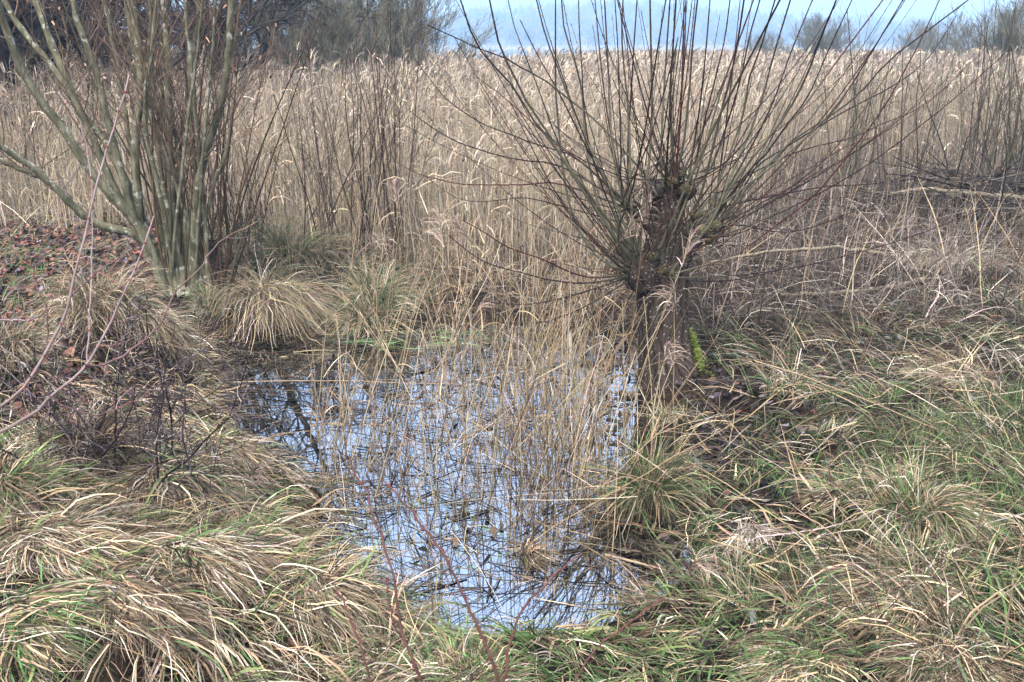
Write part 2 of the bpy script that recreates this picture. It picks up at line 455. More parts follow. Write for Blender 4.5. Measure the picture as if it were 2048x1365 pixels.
for t, q in zip(TUSS, TP):
    c = (.45 if t[3] > .35 else .55) * (2.6 if t[0] < 700 and t[1] > 680 else 1)
    MOUNDS.append((q[0], q[1], t[2] * .8, t[3] * c * (.5 if t[0] in (1060, 1290, 1330) else 1) * .6))

# ---------------------------------------------------------------- setting: ground, pond, lake, hill
u = np.linspace(-1, 1, 361); gx = 1.2 * np.sinh(u * 7.2) / np.sinh(1) * .9
u = np.linspace(-.45, 1, 330); gy = 4.6 + 1.2 * np.sinh(u * 7.4)
X, Y = np.meshgrid(gx, gy)
Z = ground(X, Y)
lakepoly = np.array([(-4.2, 40), (0.2, 36), (2.5, 60), (14, 120), (40, 505), (-110, 510), (-60, 160), (-16, 60)])
nI, nJ = X.shape
idx = (np.arange(nI - 1)[:, None] * nJ + np.arange(nJ - 1)[None])
Q = np.stack([idx, idx + 1, idx + nJ + 1, idx + nJ], -1).reshape(-1, 4)
lk = in_poly(np.stack([X.ravel(), Y.ravel()], 1), lakepoly).reshape(X.shape)
Z = np.where(lk, -.4, Z)
g = link('ground', mesh('ground', np.stack([X, Y, Z], -1).reshape(-1, 3), Q, None, True), M_GROUND)
tag(g, 'muddy brown marsh ground under the grass and reeds', 'ground', kind='structure')
def sheet(name, poly, z, mt, label, cat):
    me = bpy.data.meshes.new(name)
    me.from_pydata([(x, y, z) for x, y in poly], [], [tuple(range(len(poly)))]); me.update()
    return tag(link(name, me, mt), label, cat, kind='structure')
pc = POND.mean(0)
wide = [tuple(pc + (p_ - pc) * (1 + .35 / np.linalg.norm(p_ - pc))) for p_ in POND]
sheet('pond_water', wide, 0.0, M_WATER, 'still pond water mirroring the pale sky', 'pond')
sheet('lake_water', [tuple(p_) for p_ in lakepoly], -.02, M_LAKE, 'strip of grey lake water beyond the reeds', 'lake')
m, N, Lk = mat('wooded_hill')
n = noise(N, Lk, .06, 6); r = ramp(N, [(.3, (.04, .035, .03)), (.7, (.09, .075, .06))]); Lk.new(n.outputs['Fac'], r.inputs[0])
p = N.new('ShaderNodeBsdfPrincipled'); p.inputs['Roughness'].default_value = .9; Lk.new(r.outputs[0], p.inputs['Base Color'])
o_ = N.new('ShaderNodeOutputMaterial'); Lk.new(p.outputs[0], o_.inputs[0])
hx = np.linspace(-760, 760, 90); hy = np.linspace(545, 960, 30)
X, Y = np.meshgrid(hx, hy)
def hill_z(x, y):
    t = np.clip((y - 545) / 220, 0, 1)
    return -.3 + (3 * t * t - 2 * t ** 3) * (17 + 5.5 * np.sin(x / 140 + .6) + 2.5 * np.sin(x / 46) - np.clip((x - 110) / 22, 0, 11))
idx = (np.arange(29)[:, None] * 90 + np.arange(89)[None])
Q = np.stack([idx, idx + 1, idx + 91, idx + 90], -1).reshape(-1, 4)
tag(link('hill', mesh('hill', np.stack([X, Y, hill_z(X, Y)], -1).reshape(-1, 3), Q, None, True), m), 'low blue hill behind the lake', 'hill', kind='structure')

# ---------------------------------------------------------------- far wood on the hill (one mass)
mb = MB()
n = 2600
x = rng.uniform(-480, 480, n); y = rng.uniform(548, 780, n)
zb = hill_z(x, y); h = rng.uniform(9, 17, n) * np.where(rng.random(n) < .12, 1.25, 1)
P = np.stack([np.stack([x, y, zb], -1), np.stack([x + rng.normal(0, .3, n), y, zb + h * .8], -1)], 1)
mb.tubes(P, np.stack([np.full(n, .4), np.full(n, .12)], 1), 3, pick(n, [(np.array([.10, .09, .08]), 1)]))
k = 46
ix = np.repeat(np.arange(n), k)
ct = np.stack([x, y, zb + h * .45], -1)[ix]
v = unit(rng.normal(0, 1, (n * k, 3)) * np.array([1, 1, .8]) + np.array([0, 0, .45]))
tip = ct + v * (h[ix] * rng.uniform(.25, .55, n * k))[:, None] * np.array([.75, .75, 1])
cone = rng.random(n) < .1
P = np.stack([ct * .6 + tip * .4, tip], 1)
mb.strips(P, unit(np.cross(v, rng.normal(0, 1, v.shape))), np.stack([np.full(n * k, .9), np.full(n * k, .2)], 1),
          pick(n, [(np.array([.10, .075, .06]), 3), (np.array([.075, .07, .06]), 2), (np.array([.03, .05, .03]), .7)])[ix])
tag(mb.build('far_woodland', M_TWIG), 'bare wood covering the blue hill beyond the lake', 'woodland', kind='stuff')

# ---------------------------------------------------------------- the reed bed
def reed_block(mb, xy, hh, rad, K, S, leaves, plume, pal, lean=.10, lw=.008, pw=.012):
    n = len(xy)
    base = np.column_stack([xy, ground(xy[:, 0], xy[:, 1])])
    P = curves(base, rng.uniform(0, 2 * PI, n), np.abs(rng.normal(0, lean, n)), hh, rng.uniform(0, .25, n), K, wob=.07, clamp=False)
    c = pick(n, pal)
    mb.tubes(P, rad[:, None] * np.linspace(1, .45, K)[None], S, c)
    for _ in range(leaves):
        i = rng.integers(1, K, n); b = P[np.arange(n), i] * .99
        blades(mb, b, rng.uniform(0, 2 * PI, n), rng.uniform(.2, 1.2, n), rng.uniform(.15, .38, n), lw * rng.uniform(.6, 1.3, n), rng.uniform(.8, 2.2, n),
               pick(n, pal), K=4, clamp=False)
    s = rng.random(n) < plume
    if s.any():
        b = P[s, -1]; k = s.sum(); az = rng.normal(.3, 1.0, k)
        for _ in range(4):
            blades(mb, b + rng.normal(0, .006, b.shape), az + rng.normal(0, .5, k), rng.uniform(.1, .7, k), rng.uniform(.12, .26, k), pw * rng.uniform(.6, 1.4, k),
                   rng.uniform(.5, 1.6, k), pick(k, [(np.array([.27, .225, .175]), 2), (np.array([.14, .11, .09]), 1.5), (np.array([.34, .285, .22]), 1)]), K=4, clamp=False)
PSR = [(STRAW, 2), (PALE, .8), (TAN, 3), (BROWN, 4), (DARK, 5), (GREEN, 2), (DKGREEN, 2)]
RB = [(REEDBED, 4), (PALE, 2.5), (TAN, 2), (REED, 1.5), (np.array([.28, .24, .195]), 2.5)]
def band(y0, y1, dens, cond=None):
    half = y1 * .64 + 1.2
    n = int(dens * (y1 - y0) * 2 * half)
    xy = np.column_stack([rng.uniform(-half, half, n), rng.uniform(y0, y1, n)])
    xy = xy[np.abs(xy[:, 0]) < xy[:, 1] * .64 + 1.2]
    if cond is not None: xy = xy[cond(xy)]
    return xy
def front(xy):
    """front edge of the reeds: further back at the shrub on the left and at the brush on the right"""
    x, y = xy[:, 0], xy[:, 1]
    e = 8.3 + 2.3 * sig((-1.9 - x) / .35) + 2.6 * sig((x - 2.2) / .4) + 4.5 * sig((x - 3.9) / .4) + .35 * wav(x, y, 2, 5)
    return rng.random(len(x)) < np.clip((y - e) / 2.2 + .12, 0, 1) * (y > e - .5)
mb = MB()
xy = band(7.6, 14, 150, front); n = len(xy)
hh = (rng.normal(1.45, .2, n) + .16 * wav(xy[:, 0], xy[:, 1], 1.3, 2) + .12 * rng.normal(0, 1, n)) * np.clip(.72 + (xy[:, 1] - 8) * .07, .7, 1.06)
reed_block(mb, xy, hh, rng.uniform(.0022, .0042, n), 5, 3, 2, .26, RB, .15)
xy = band(14, 22, 85, front); n = len(xy)
reed_block(mb, xy, rng.normal(1.48, .18, n) + .14 * wav(xy[:, 0], xy[:, 1], .8, 2), rng.uniform(.004, .006, n), 4, 3, 1, .4, RB, .12, .014, .018)
notlake = lambda q: ~in_poly(q, lakepoly)
xy = band(22, 46, 28, notlake); n = len(xy)
reed_block(mb, xy, rng.normal(1.5, .18, n) + .16 * wav(xy[:, 0], xy[:, 1], .5, 3), rng.uniform(.008, .013, n), 3, 3, 1, .8, RB, .09, .03, .04)
xy = band(46, 110, 5, notlake); n = len(xy)
reed_block(mb, xy, rng.normal(1.5, .1, n), rng.uniform(.02, .035, n), 3, 3, 1, .8, RB, .08, .08, .09)
xy = np.column_stack([rng.uniform(-330, 330, 9000), rng.uniform(500, 546, 9000)]); xy = xy[notlake(xy)]; n = len(xy)
reed_block(mb, xy, rng.normal(2.2, .3, n), rng.uniform(.12, .2, n), 2, 3, 0, 1, [(PALE, 1), (STRAW, 1)], .05, .1, .3)
tag(mb.build('reed_bed', M_REED), 'wide bed of dry straw-coloured reeds stretching back to the lake', 'reeds', kind='stuff')

# ---------------------------------------------------------------- grass, tangle and litter (uncountable)
def flow(P, k, s=1.6): return 2.4 * wav(P[:, 0], P[:, 1], s, k) + 1.2 * wav(P[:, 0], P[:, 1], s * 2.3, k + 3)
mb = MB()
LEAFPX = [(1375, 715), (1560, 760), (1700, 890), (1720, 1040), (1600, 1100), (1420, 1180), (1380, 1040), (1400, 960)]
def turf(poly, dens, L, w, tilt, droop, pal, k=1, down=None, kink=.35, wob=.3, K=6, spread=.5, lift=.01):
    P = scatter(poly, dens, patchy=.9, edge=-.1)
    q = in_poly(project(P), LEAFPX) & (rng.random(len(P)) < .66)
    P = P[~q]; n = len(P)
    az = flow(P, k) + rng.normal(0, spread, n) + (down if down is not None else 0)
    blades(mb, P, az, rng.uniform(*tilt, n), rng.uniform(*L, n), rng.uniform(*w, n), rng.uniform(*droop, n), pick(n, pal), K=K, kink=kink, wob=wob, lift=lift, clump=4)
LB = [(-500, 960), (60, 830), (420, 850), (640, 1000), (620, 1100), (800, 1260), (900, 1600), (-700, 1700)]
FB = [(640, 1150), (740, 1215), (900, 1262), (1050, 1245), (1350, 1180), (1420, 1150), (2500, 1100), (2700, 1700), (700, 1700)]
RBK = [(1380, 960), (2400, 720), (2600, 1500), (1380, 1350)]
RM = [(1390, 660), (2300, 560), (2500, 1010), (1400, 1010)]
turf(LB, 3000, (.18, .5), (.003, .0065), (.9, 1.5), (1.0, 2.4), PS, 1, -.3, spread=.45)
turf([(80, 560), (260, 600), (420, 690), (440, 790), (480, 860), (40, 880)], 1300, (.15, .45), (.0035, .007), (.7, 1.4), (.9, 2.2), PS, 9, -.6)
for _k in range(2):
    P = scatter([(350, 690), (460, 800), (560, 900), (680, 985), (670, 1040), (630, 1095), (680, 1160), (820, 1255), (780, 1290), (580, 1120), (590, 1010), (480, 930), (360, 800)], 900, edge=-.07); n = len(P)
    blades(mb, P + [0, 0, .01], rng.normal(-.5, .7, n), rng.uniform(.7, 1.5, n), rng.uniform(.14, .4, n), rng.uniform(.003, .007, n), rng.uniform(1., 2.6, n), pick(n, PS), K=7, kink=.3, wob=.25, clump=4)
turf(LB, 450, (.12, .35), (.004, .008), (.6, 1.3), (.5, 1.6), [(GREEN, 3), (LIME, 2)], 1, -.3)
turf(FB, 1700, (.12, .36), (.0035, .0065), (.6, 1.4), (.8, 2.0), PG, 2, 2.0)
turf([(740, 1270), (1500, 1250), (1500, 1600), (740, 1600)], 1100, (.10, .24), (.004, .008), (.4, 1.2), (.4, 1.6), [(GREEN, 3), (LIME, 3), (STRAW, 1)], 2, 1.5)
turf(RBK, 1500, (.12, .45), (.003, .0065), (.5, 1.4), (.8, 2.0), PSR, 3, 2.5, spread=.8)
turf(RBK, 2200, (.06, .2), (.003, .005), (.2, 1.1), (.3, 1.4), [(GREEN, 3), (DKGREEN, 3), (LIME, 1)], 3)
turf([(1240, 985), (1300, 860), (1400, 760), (1480, 800), (1450, 1010), (1400, 1130), (1300, 1050)], 900, (.1, .34), (.003, .006), (.3, 1.4), (.6, 2.0), PR + [(DARK, 3), (TAN, 2)], 4)
turf(RM, 1000, (.15, .5), (.003, .006), (.5, 1.4), (.7, 1.8), [(PALE, 1.5), (STRAW, 2), (GREY, 2), (TAN, 2), (BROWN, 4), (DARK, 6), (DKGREEN, 2), (GREEN, 2.5)], 4, 2.6, spread=.9)
turf([(1500, 800), (2400, 760), (2500, 1010), (1450, 1010)], 1700, (.06, .22), (.002, .004), (.1, .9), (.3, 1.4), [(GREEN, 3), (LIME, 2), (DKGREEN, 1)], 4)
turf([(-400, 420), (340, 420), (330, 720), (-400, 960)], 260, (.1, .35), (.003, .005), (.3, 1.2), (.6, 1.8), [(STRAW, 2), (GREY, 2), (GREEN, 2)], 5)
for q in ([(-60, 560), (90, 540), (120, 620), (-60, 640)], [(0, 500), (110, 500), (110, 545), (0, 550)], [(-40, 820), (90, 830), (60, 960), (-60, 960)]):
    turf(q, 420, (.06, .2), (.003, .005), (.1, .9), (.4, 1.5), [(GREEN, 3), (LIME, 2)], 6)
turf([(560, 430), (880, 430), (900, 690), (560, 600)], 450, (.2, .6), (.003, .005), (.1, .9), (.5, 1.6), PD + [(TAN, 3)], 7)
turf([(340, 480), (640, 440), (640, 620), (380, 680)], 500, (.15, .5), (.003, .005), (.1, 1.0), (.5, 1.8), PD, 7)
turf([(800, 540), (1280, 540), (1280, 690), (800, 660)], 600, (.15, .6), (.003, .006), (.5, 1.5), (.2, 1.6), [(STRAW, 2), (TAN, 3), (BROWN, 3), (GREY, 2)], 8, spread=2)
tag(mb.build('grass', M_GRASS), 'tangled straw and green grass covering the pond banks', 'grass', kind='stuff')

mb = MB()
TG = [(1390, 330), (2500, 300), (2500, 680), (1600, 660), (1400, 690)]
TGP = [(GREY, 3), (TAN, 2), (np.array([.32, .285, .255]), 1.5), (BROWN, 5), (DARK, 3), (np.array([.085, .069, .062]), 4), (DARK, 3)]
P = scatter(TG, 480, patchy=1.); n = len(P)
blades(mb, P, rng.uniform(0, 6.3, n), rng.uniform(.3, 1.4, n), rng.uniform(.25, .8, n), rng.uniform(.003, .007, n), rng.uniform(.4, 2.6, n), pick(n, TGP, .4), K=7, kink=.5, wob=.35)
P = scatter(TG, 90, patchy=.6); n = len(P)
blades(mb, P, rng.normal(.3, 1.4, n), np.abs(rng.normal(0, .35, n)), rng.uniform(.4, 1.1, n), rng.uniform(.004, .007, n), rng.uniform(-.2, .8, n), pick(n, TGP + [(STRAW, 4)], .3), K=6, kink=.35, wob=.12)
P = scatter([(1400, 780), (2400, 640), (2500, 1000), (1700, 1250), (1420, 1250)], 75, patchy=.7); n = len(P)
blades(mb, P + [0, 0, .03], rng.uniform(0, 6.3, n), rng.uniform(.9, 1.5, n), rng.uniform(.25, .8, n), rng.uniform(.0035, .007, n), rng.uniform(-.1, .5, n), pick(n, [(STRAW, 2), (GREY, 2), (TAN, 3), (PALE, .7)], .25), K=6, kink=.4, wob=.12, lift=.02)
P = scatter([(560, 380), (1350, 380), (1350, 640), (560, 600)], 300, patchy=1.); n = len(P)
blades(mb, P, rng.uniform(0, 6.3, n), rng.uniform(.05, 1.0, n), rng.uniform(.3, .9, n), rng.uniform(.003, .006, n), rng.uniform(.0, 1.8, n), pick(n, [(REED, 3), (TAN, 3), (BROWN, 2), (GREY, 2)]), K=6, kink=.4, wob=.2)
P = scatter([(-500, 330), (340, 330), (340, 450), (-500, 470)], 130); n = len(P)
blades(mb, P, rng.uniform(0, 6.3, n), rng.uniform(.05, 1.0, n), rng.uniform(.4, 1.2, n), rng.uniform(.004, .007, n), rng.uniform(.0, 1.8, n), pick(n, RB), K=6, kink=.4, wob=.2)
tag(mb.build('tangled_dead_stems', M_GRASS), 'grey tangle of broken dead stems between the reeds and the banks', 'dead vegetation', kind='stuff')

def leaf_litter(mb, P, size, pal, asp=.55):
    n = len(P)
    az = rng.uniform(0, 6.3, n); L = rng.uniform(*size, n)
    C_ = curves(P + np.array([0, 0, .006]), az, rng.uniform(1.1, 1.6, n), L, rng.normal(0, .5, n), 4, wob=.25, lift=.006)
    d = unit(C_[:, -1] - C_[:, 0]); s = unit(np.cross(d, np.array([0, 0, 1]) + rng.normal(0, .45, (n, 3))))
    w = (L * asp)[:, None] * np.array([.15, .9, 1, .1])[None]
    mb.strips(C_, s, w, pick(n, pal, .3))
mb = MB()
RUST = np.array([.125, .055, .04]); PLUM = np.array([.030, .024, .027]); SLATE = np.array([.10, .098, .105])
leaf_litter(mb, scatter([(-400, 420), (320, 430), (330, 640), (200, 800), (-400, 1000)], 700), (.03, .075), [(RUST, 4), (BROWN, 3), (PLUM, 2), (SLATE, .6)], .7)
leaf_litter(mb, scatter([(1370, 700), (1560, 740), (1720, 900), (1720, 1010), (1450, 1020), (1370, 960)], 520), (.035, .095), [(PLUM, 4), (SLATE, .5), (DARK, 6), (BROWN, 1)], .3)
leaf_litter(mb, scatter([(1380, 900), (1950, 850), (1850, 1300), (1380, 1300)], 330), (.05, .15), [(PALE, 1.5), (STRAW, 2), (TAN, 3), (BROWN, 2), (PLUM, 2)], .09)
leaf_litter(mb, scatter([(1380, 680), (2400, 600), (2500, 1400), (1380, 1350)], 70), (.03, .08), [(PLUM, 3), (RUST, 1), (BROWN, 2), (SLATE, 1)], .5)
leaf_litter(mb, scatter(LB, 25), (.04, .08), [(RUST, 1), (PLUM, 1)], .6)
P = scatter(POND_PX, 200, water=True, patchy=1.)
leaf_litter(mb, P[P[:, 0] > .55], (.06, .18), [(BROWN, 2), (TAN, 3), (PLUM, 1)], .2)
P = scatter(POND_PX, 22, water=True, patchy=1.); P[:, 2] = .002
leaf_litter(mb, P, (.03, .09), [(BROWN, 2), (TAN, 1), (DARK, 3), (PLUM, 2)], .35)
tag(mb.build('leaf_litter', M_LEAF), 'dead brown and grey leaves littering the mud', 'leaf litter', kind='stuff')

# floating grass and sticks on the water; dark ones also draw stem reflections
mb = MB()
FG = [(700, 650), (920, 665), (1000, 720), (860, 770), (640, 730)]
P = scatter(FG, 330, water=True, patchy=.8); n = len(P); P[:, 2] = .004
blades(mb, P, rng.normal(.1, .6, n), 1.5, rng.uniform(.08, .32, n), rng.uniform(.003, .006, n), .05, pick(n, [(np.array([.14, .25, .10]), 3), (np.array([.10, .16, .08]), 2), (GREY, 1)]), K=4, lift=.003)
P = scatter([(640, 1050), (1050, 1000), (1000, 1280), (700, 1280)], 140, water=True); n = len(P); P[:, 2] = .004
blades(mb, P, rng.uniform(0, 6.3, n), 1.5, rng.uniform(.08, .3, n), rng.uniform(.003, .005, n), .05, pick(n, [(np.array([.12, .22, .08]), 3), (GREY, 2), (STRAW, 1)]), K=4, lift=.003)
P = scatter(POND_PX, 260, water=True); n = len(P); P[:, 2] = .004
blades(mb, P, rng.uniform(0, 6.3, n), 1.5, rng.uniform(.06, .38, n), rng.uniform(.003, .008, n), .05, pick(n, [(TAN, 1), (BROWN, 2), (DARK, 4), (np.array([.02, .015, .012]), 5), (STRAW, .8)]), K=4, lift=.003)  # debris, plus near-black stalks added to imitate dark reflections of reeds and shoots
tag(mb.build('floating_grass_and_reflection_lines', M_GRASS), 'green and brown grass blades floating on the pond, with dark stalks added as stem reflections', 'floating grass', kind='stuff')

# ---------------------------------------------------------------- sedge and grass tussocks
for (px, py, R, Ht, nb, az0, pull, pal, label), q in zip(TUSS, TP):
    mb = MB()
    q = np.array([q[0], q[1], max(float(ground(q[0], q[1])), -.02)])
    nb = int(nb * 1.15); near = q[1] < 4.6
    Ht = Ht * (.66 if near else .85)
    rr = R * .42 * np.sqrt(rng.random(nb)); th = rng.uniform(0, 2 * PI, nb)
    bx, by = q[0] + rr * np.cos(th), q[1] + rr * np.sin(th)
    base = np.column_stack([bx, by, np.maximum(ground(bx, by), -.03) - .01])
    a0 = math.radians(az0)
    az = th + rng.normal(0, .5, nb)
    bias = np.array([math.cos(a0), math.sin(a0), -.1]) * pull * 1.3
    L = Ht * rng.uniform(.55, 1.3, nb) * (1 + .4 * (pull > .5))
    C_ = pick(nb, pal)
    flat = .55 * (pull >= .55) + .25 * near
    if pull >= .55: az = np.where(rng.random(nb) < .6, a0 + rng.normal(0, .55, nb), az)
    blades(mb, base, az, np.abs(rng.normal(.32, .22, nb)) + .35 * rr / R + flat, L, rng.uniform(.003, .0058, nb), rng.uniform(.9, 2.6, nb), C_, K=8, bias=bias, wob=.3, kink=.38, lift=.012, clump=5)
    tag(mb.build('grass_tussock', M_GRASS, origin=q), label, 'tussock', 'grass tussocks around the pond')

# ---------------------------------------------------------------- standing reeds in and beside the pond: 300 single ones
def reed_plume(az, L, n=34):
    mb = MB()
    t = rng.random(n)
    return t
def make_reed(base, top, rad, plume, bent, label, group):
    """top is relative to base"""
    mb = MB()
    K = 7
    t = np.linspace(0, 1, K)[:, None]
    sag = unit(np.array([top[0], top[1], 0.0])) * np.linalg.norm(top) * rng.normal(.02, .03)
    P = (t * top + (t ** 2 - t) * sag * 2 + rng.normal(0, .006, (K, 3)) * (t > 0))[None]
    c = pick(1, [(REED, 5), (STRAW, 3), (PALE, .8), (TAN, 2)], .2)
    mb.tubes(P, (rad * np.linspace(1, .5, K))[None], 4, c)
    if rng.random() < .55:
        k = rng.integers(2, 6, 2)
        blades(mb, P[0, k], rng.uniform(0, 6.3, 2), rng.uniform(.2, .8, 2), rng.uniform(.08, .26, 2), rng.uniform(.003, .007, 2), rng.uniform(.4, 2.2, 2), pick(2, [(PALE, 2), (STRAW, 2), (TAN, 1)]), K=6, clamp=False)
    if bent:
        b = P[0, -1:]
        blades(mb, b, rng.uniform(0, 6.3, 1), 2.2, rng.uniform(.2, .5, 1), np.array([rad * 1.6]), .3, c, K=4, clamp=False)
    o = mb.build('reed', M_REED)
    o.location = base
    tag(o, label, 'reed', group)
    if plume:
        pb = MB(); n = 46
        a = math.atan2(top[1], top[0]) + rng.normal(0, .4)
        s = rng.uniform(.84, 1.0, n)[:, None]
        b = s * top
        L = (1.06 - s[:, 0]) * 1.0 + .05
        blades(pb, b, a + rng.normal(0, .45, n), rng.uniform(.3, 1.0, n), L * rng.uniform(.6, 1.3, n), rng.uniform(.003, .0055, n), rng.uniform(1.2, 2.4, n),
               pick(n, [(np.array([.22, .16, .13]), 3), (np.array([.33, .26, .21]), 2), (np.array([.14, .095, .082]), 1)]), K=6, clamp=False)
        pb.build('plume', M_REED, o)
    return o
PLUMED = [  # foot px, head px
    ((1245, 800), (1300, 365)), ((1255, 860), (1385, 470)), ((1350, 900), (1350, 575)), ((1160, 740), (905, 440)), ((820, 720), (790, 360)), ((860, 760), (960, 615)),
    ((1300, 930), (1330, 690)), ((1020, 780), (1290, 420)), ((760, 700), (740, 470)), ((930, 820), (880, 430)), ((430, 980), (505, 955)), ((1340, 1190), (1385, 1130))]
label_p = 'reed stem with a feathery drooping plume at the pond'
for (a, b) in PLUMED:
    f = atZ(a[0], a[1], -.05 if sdf(*atZ(a[0], a[1], 0)[:2]) < 0 else .05)
    e = atY(b[0], b[1], f[1] - rng.uniform(-.1, .3))
    make_reed(f, e - f, .0042, True, False, 'tall reed stem with a feathery drooping plume at the pond', 'plumed reeds at the pond')
n_r = 288
cnt = 0
CL = [(700, 900, 90, 60, 24), (760, 960, 70, 60, 16), (1100, 900, 90, 90, 50), (1000, 960, 90, 60, 24), (870, 760, 170, 60, 34), (1130, 780, 130, 60, 46), (1275, 900, 40, 70, 16),
      (1150, 1000, 70, 60, 24), (660, 1000, 50, 50, 10), (950, 840, 160, 80, 30), (1000, 690, 250, 25, 24)]
for (cx, cy, sx, sy, k) in CL:
    for _ in range(k):
        if cnt >= n_r: break
        px, py = rng.normal(cx, sx * .6), rng.normal(cy, sy * .6)
        if 1265 < px < 1430 and py > 735 and rng.random() < .85: px -= rng.uniform(170, 330)
        f = atZ(px, py, -.04)
        hgt = float(np.clip(rng.normal(.85, .25), .3, 1.35)) * (1.1 if py < 800 else .85)
        lean = rng.normal(.20, .22); ld = rng.normal(0, .15)
        if rng.random() < .1: lean = rng.normal(0, .6)
        top = np.array([math.sin(lean) * hgt, ld * hgt, math.cos(lean) * hgt])
        make_reed(f, top, rng.uniform(.002, .0036), False, rng.random() < .12, 'thin straw-yellow dead reed stem standing in the pond', 'reed stems standing in the pond')
        cnt += 1
mb = MB()
for (cx, cy, sx, sy, k) in [(980, 860, 280, 200, 110), (1080, 830, 200, 150, 60), (1110, 960, 130, 120, 60), (1020, 690, 220, 40, 90), (1290, 980, 50, 60, 14), (760, 1010, 120, 60, 40), (1050, 1080, 150, 80, 50), (960, 1090, 260, 90, 70), (1170, 940, 120, 120, 70)]:
    px, py = rng.normal(cx, sx * .5, k), rng.normal(cy, sy * .5, k)
    f = np.array([atZ(a, b, -.03) for a, b in zip(px, py)])
    P = curves(f, rng.normal(.0, 1.6, k), np.abs(rng.normal(.12, .28, k)), rng.uniform(.2, .95, k), rng.uniform(-.1, .5, k), 7, wob=.12, kink=.35, clamp=False)
    P[..., 2] = np.maximum(P[..., 2], -.02)
    mb.tubes(P, rng.uniform(.0016, .0032, k)[:, None] * np.linspace(1, .5, 7)[None], 3, pick(k, [(REED, 4), (STRAW, 3), (TAN, 3), (BROWN, 3), (PALE, 1)]))
tag(mb.build('broken_reeds', M_REED), 'mass of thin broken dead reeds standing between the taller pond reeds', 'reeds', kind='stuff')
# long fallen reed stalks leaning across the scene
for k_, (a, b, za, zb, lab) in enumerate([
    ((1690, 1130), (1350, 905), .25, .2, 'long pale reed stalk slanting across the leafy mud below the willow'),
    ((820, 920), (1380, 700), .02, .75, 'long straw stalk slanting up across the pond to the willow trunk'),
    ((1060, 1090), (1500, 830), .05, .45, 'long straw stalk leaning over the green rush clump'),
    ((470, 765), (960, 770), .02, .03, 'reed stalk lying flat across the back of the pond'),
    ((1510, 720), (1900, 870), .65, .3, 'pale broken reed leaning on the grass of the right bank'),
    ((1990, 1365), (2060, 1000), .4, .75, 'single white stalk at the bottom right corner'),
    ((10, 960), (215, 1125), .75, .4, 'pale bent stalk crossing the green tussock on the left'),
    ((1180, 1040), (1440, 1090), .08, .15, 'straight pale stalk lying from the water onto the leaves'),
    ((660, 1090), (1010, 1160), .04, .04, 'fallen reed stalk floating at the front of the pond'),
    ((1420, 1080), (1660, 1165), .25, .25, 'bent tan stalk lying among fallen leaves right of the pond'),
    ((560, 1040), (820, 1010), .3, .08, 'bleached stalk reaching from the near bank over the water'),
    ((1240, 1130), (780, 900), .05, .35, 'slanting stalk crossing the front of the pond'),
]):
    p0, p1 = atZ(*a, za), atZ(*b, zb)
    mb = MB(); K = 9; t = np.linspace(0, 1, K)[:, None]
    P = (p0 * (1 - t) + p1 * t + np.array([0, 0, .06]) * (t - t * t) + rng.normal(0, .004, (K, 3)))[None]
    mb.tubes(P, np.linspace(.0034, .002, K)[None], 5, pick(1, [(STRAW, 2), (TAN, 1)], .08))
    tag(mb.build('fallen_reed', M_REED), lab, 'reed stalk')
# one pale curled leaf hanging on a reed
f = atZ(1130, 790, -.04); e = atY(1142, 660, f[1] - .05)
o = make_reed(f, e - f, .004, False, False, 'reed with one broad pale folded leaf near the willow trunk', None)
mb = MB(); P = smoothline([e - f - [0, 0, .18], e - f - [0.005, 0, .06], e - f, e - f + [.012, -.02, .02]], 7)[None]
mb.strips(P, np.array([[1., .3, 0]]), np.array([[.006, .014, .022, .026, .024, .016, .004]]), PALE[None] * 1.15)
mb.build('leaf', M_REED, o)

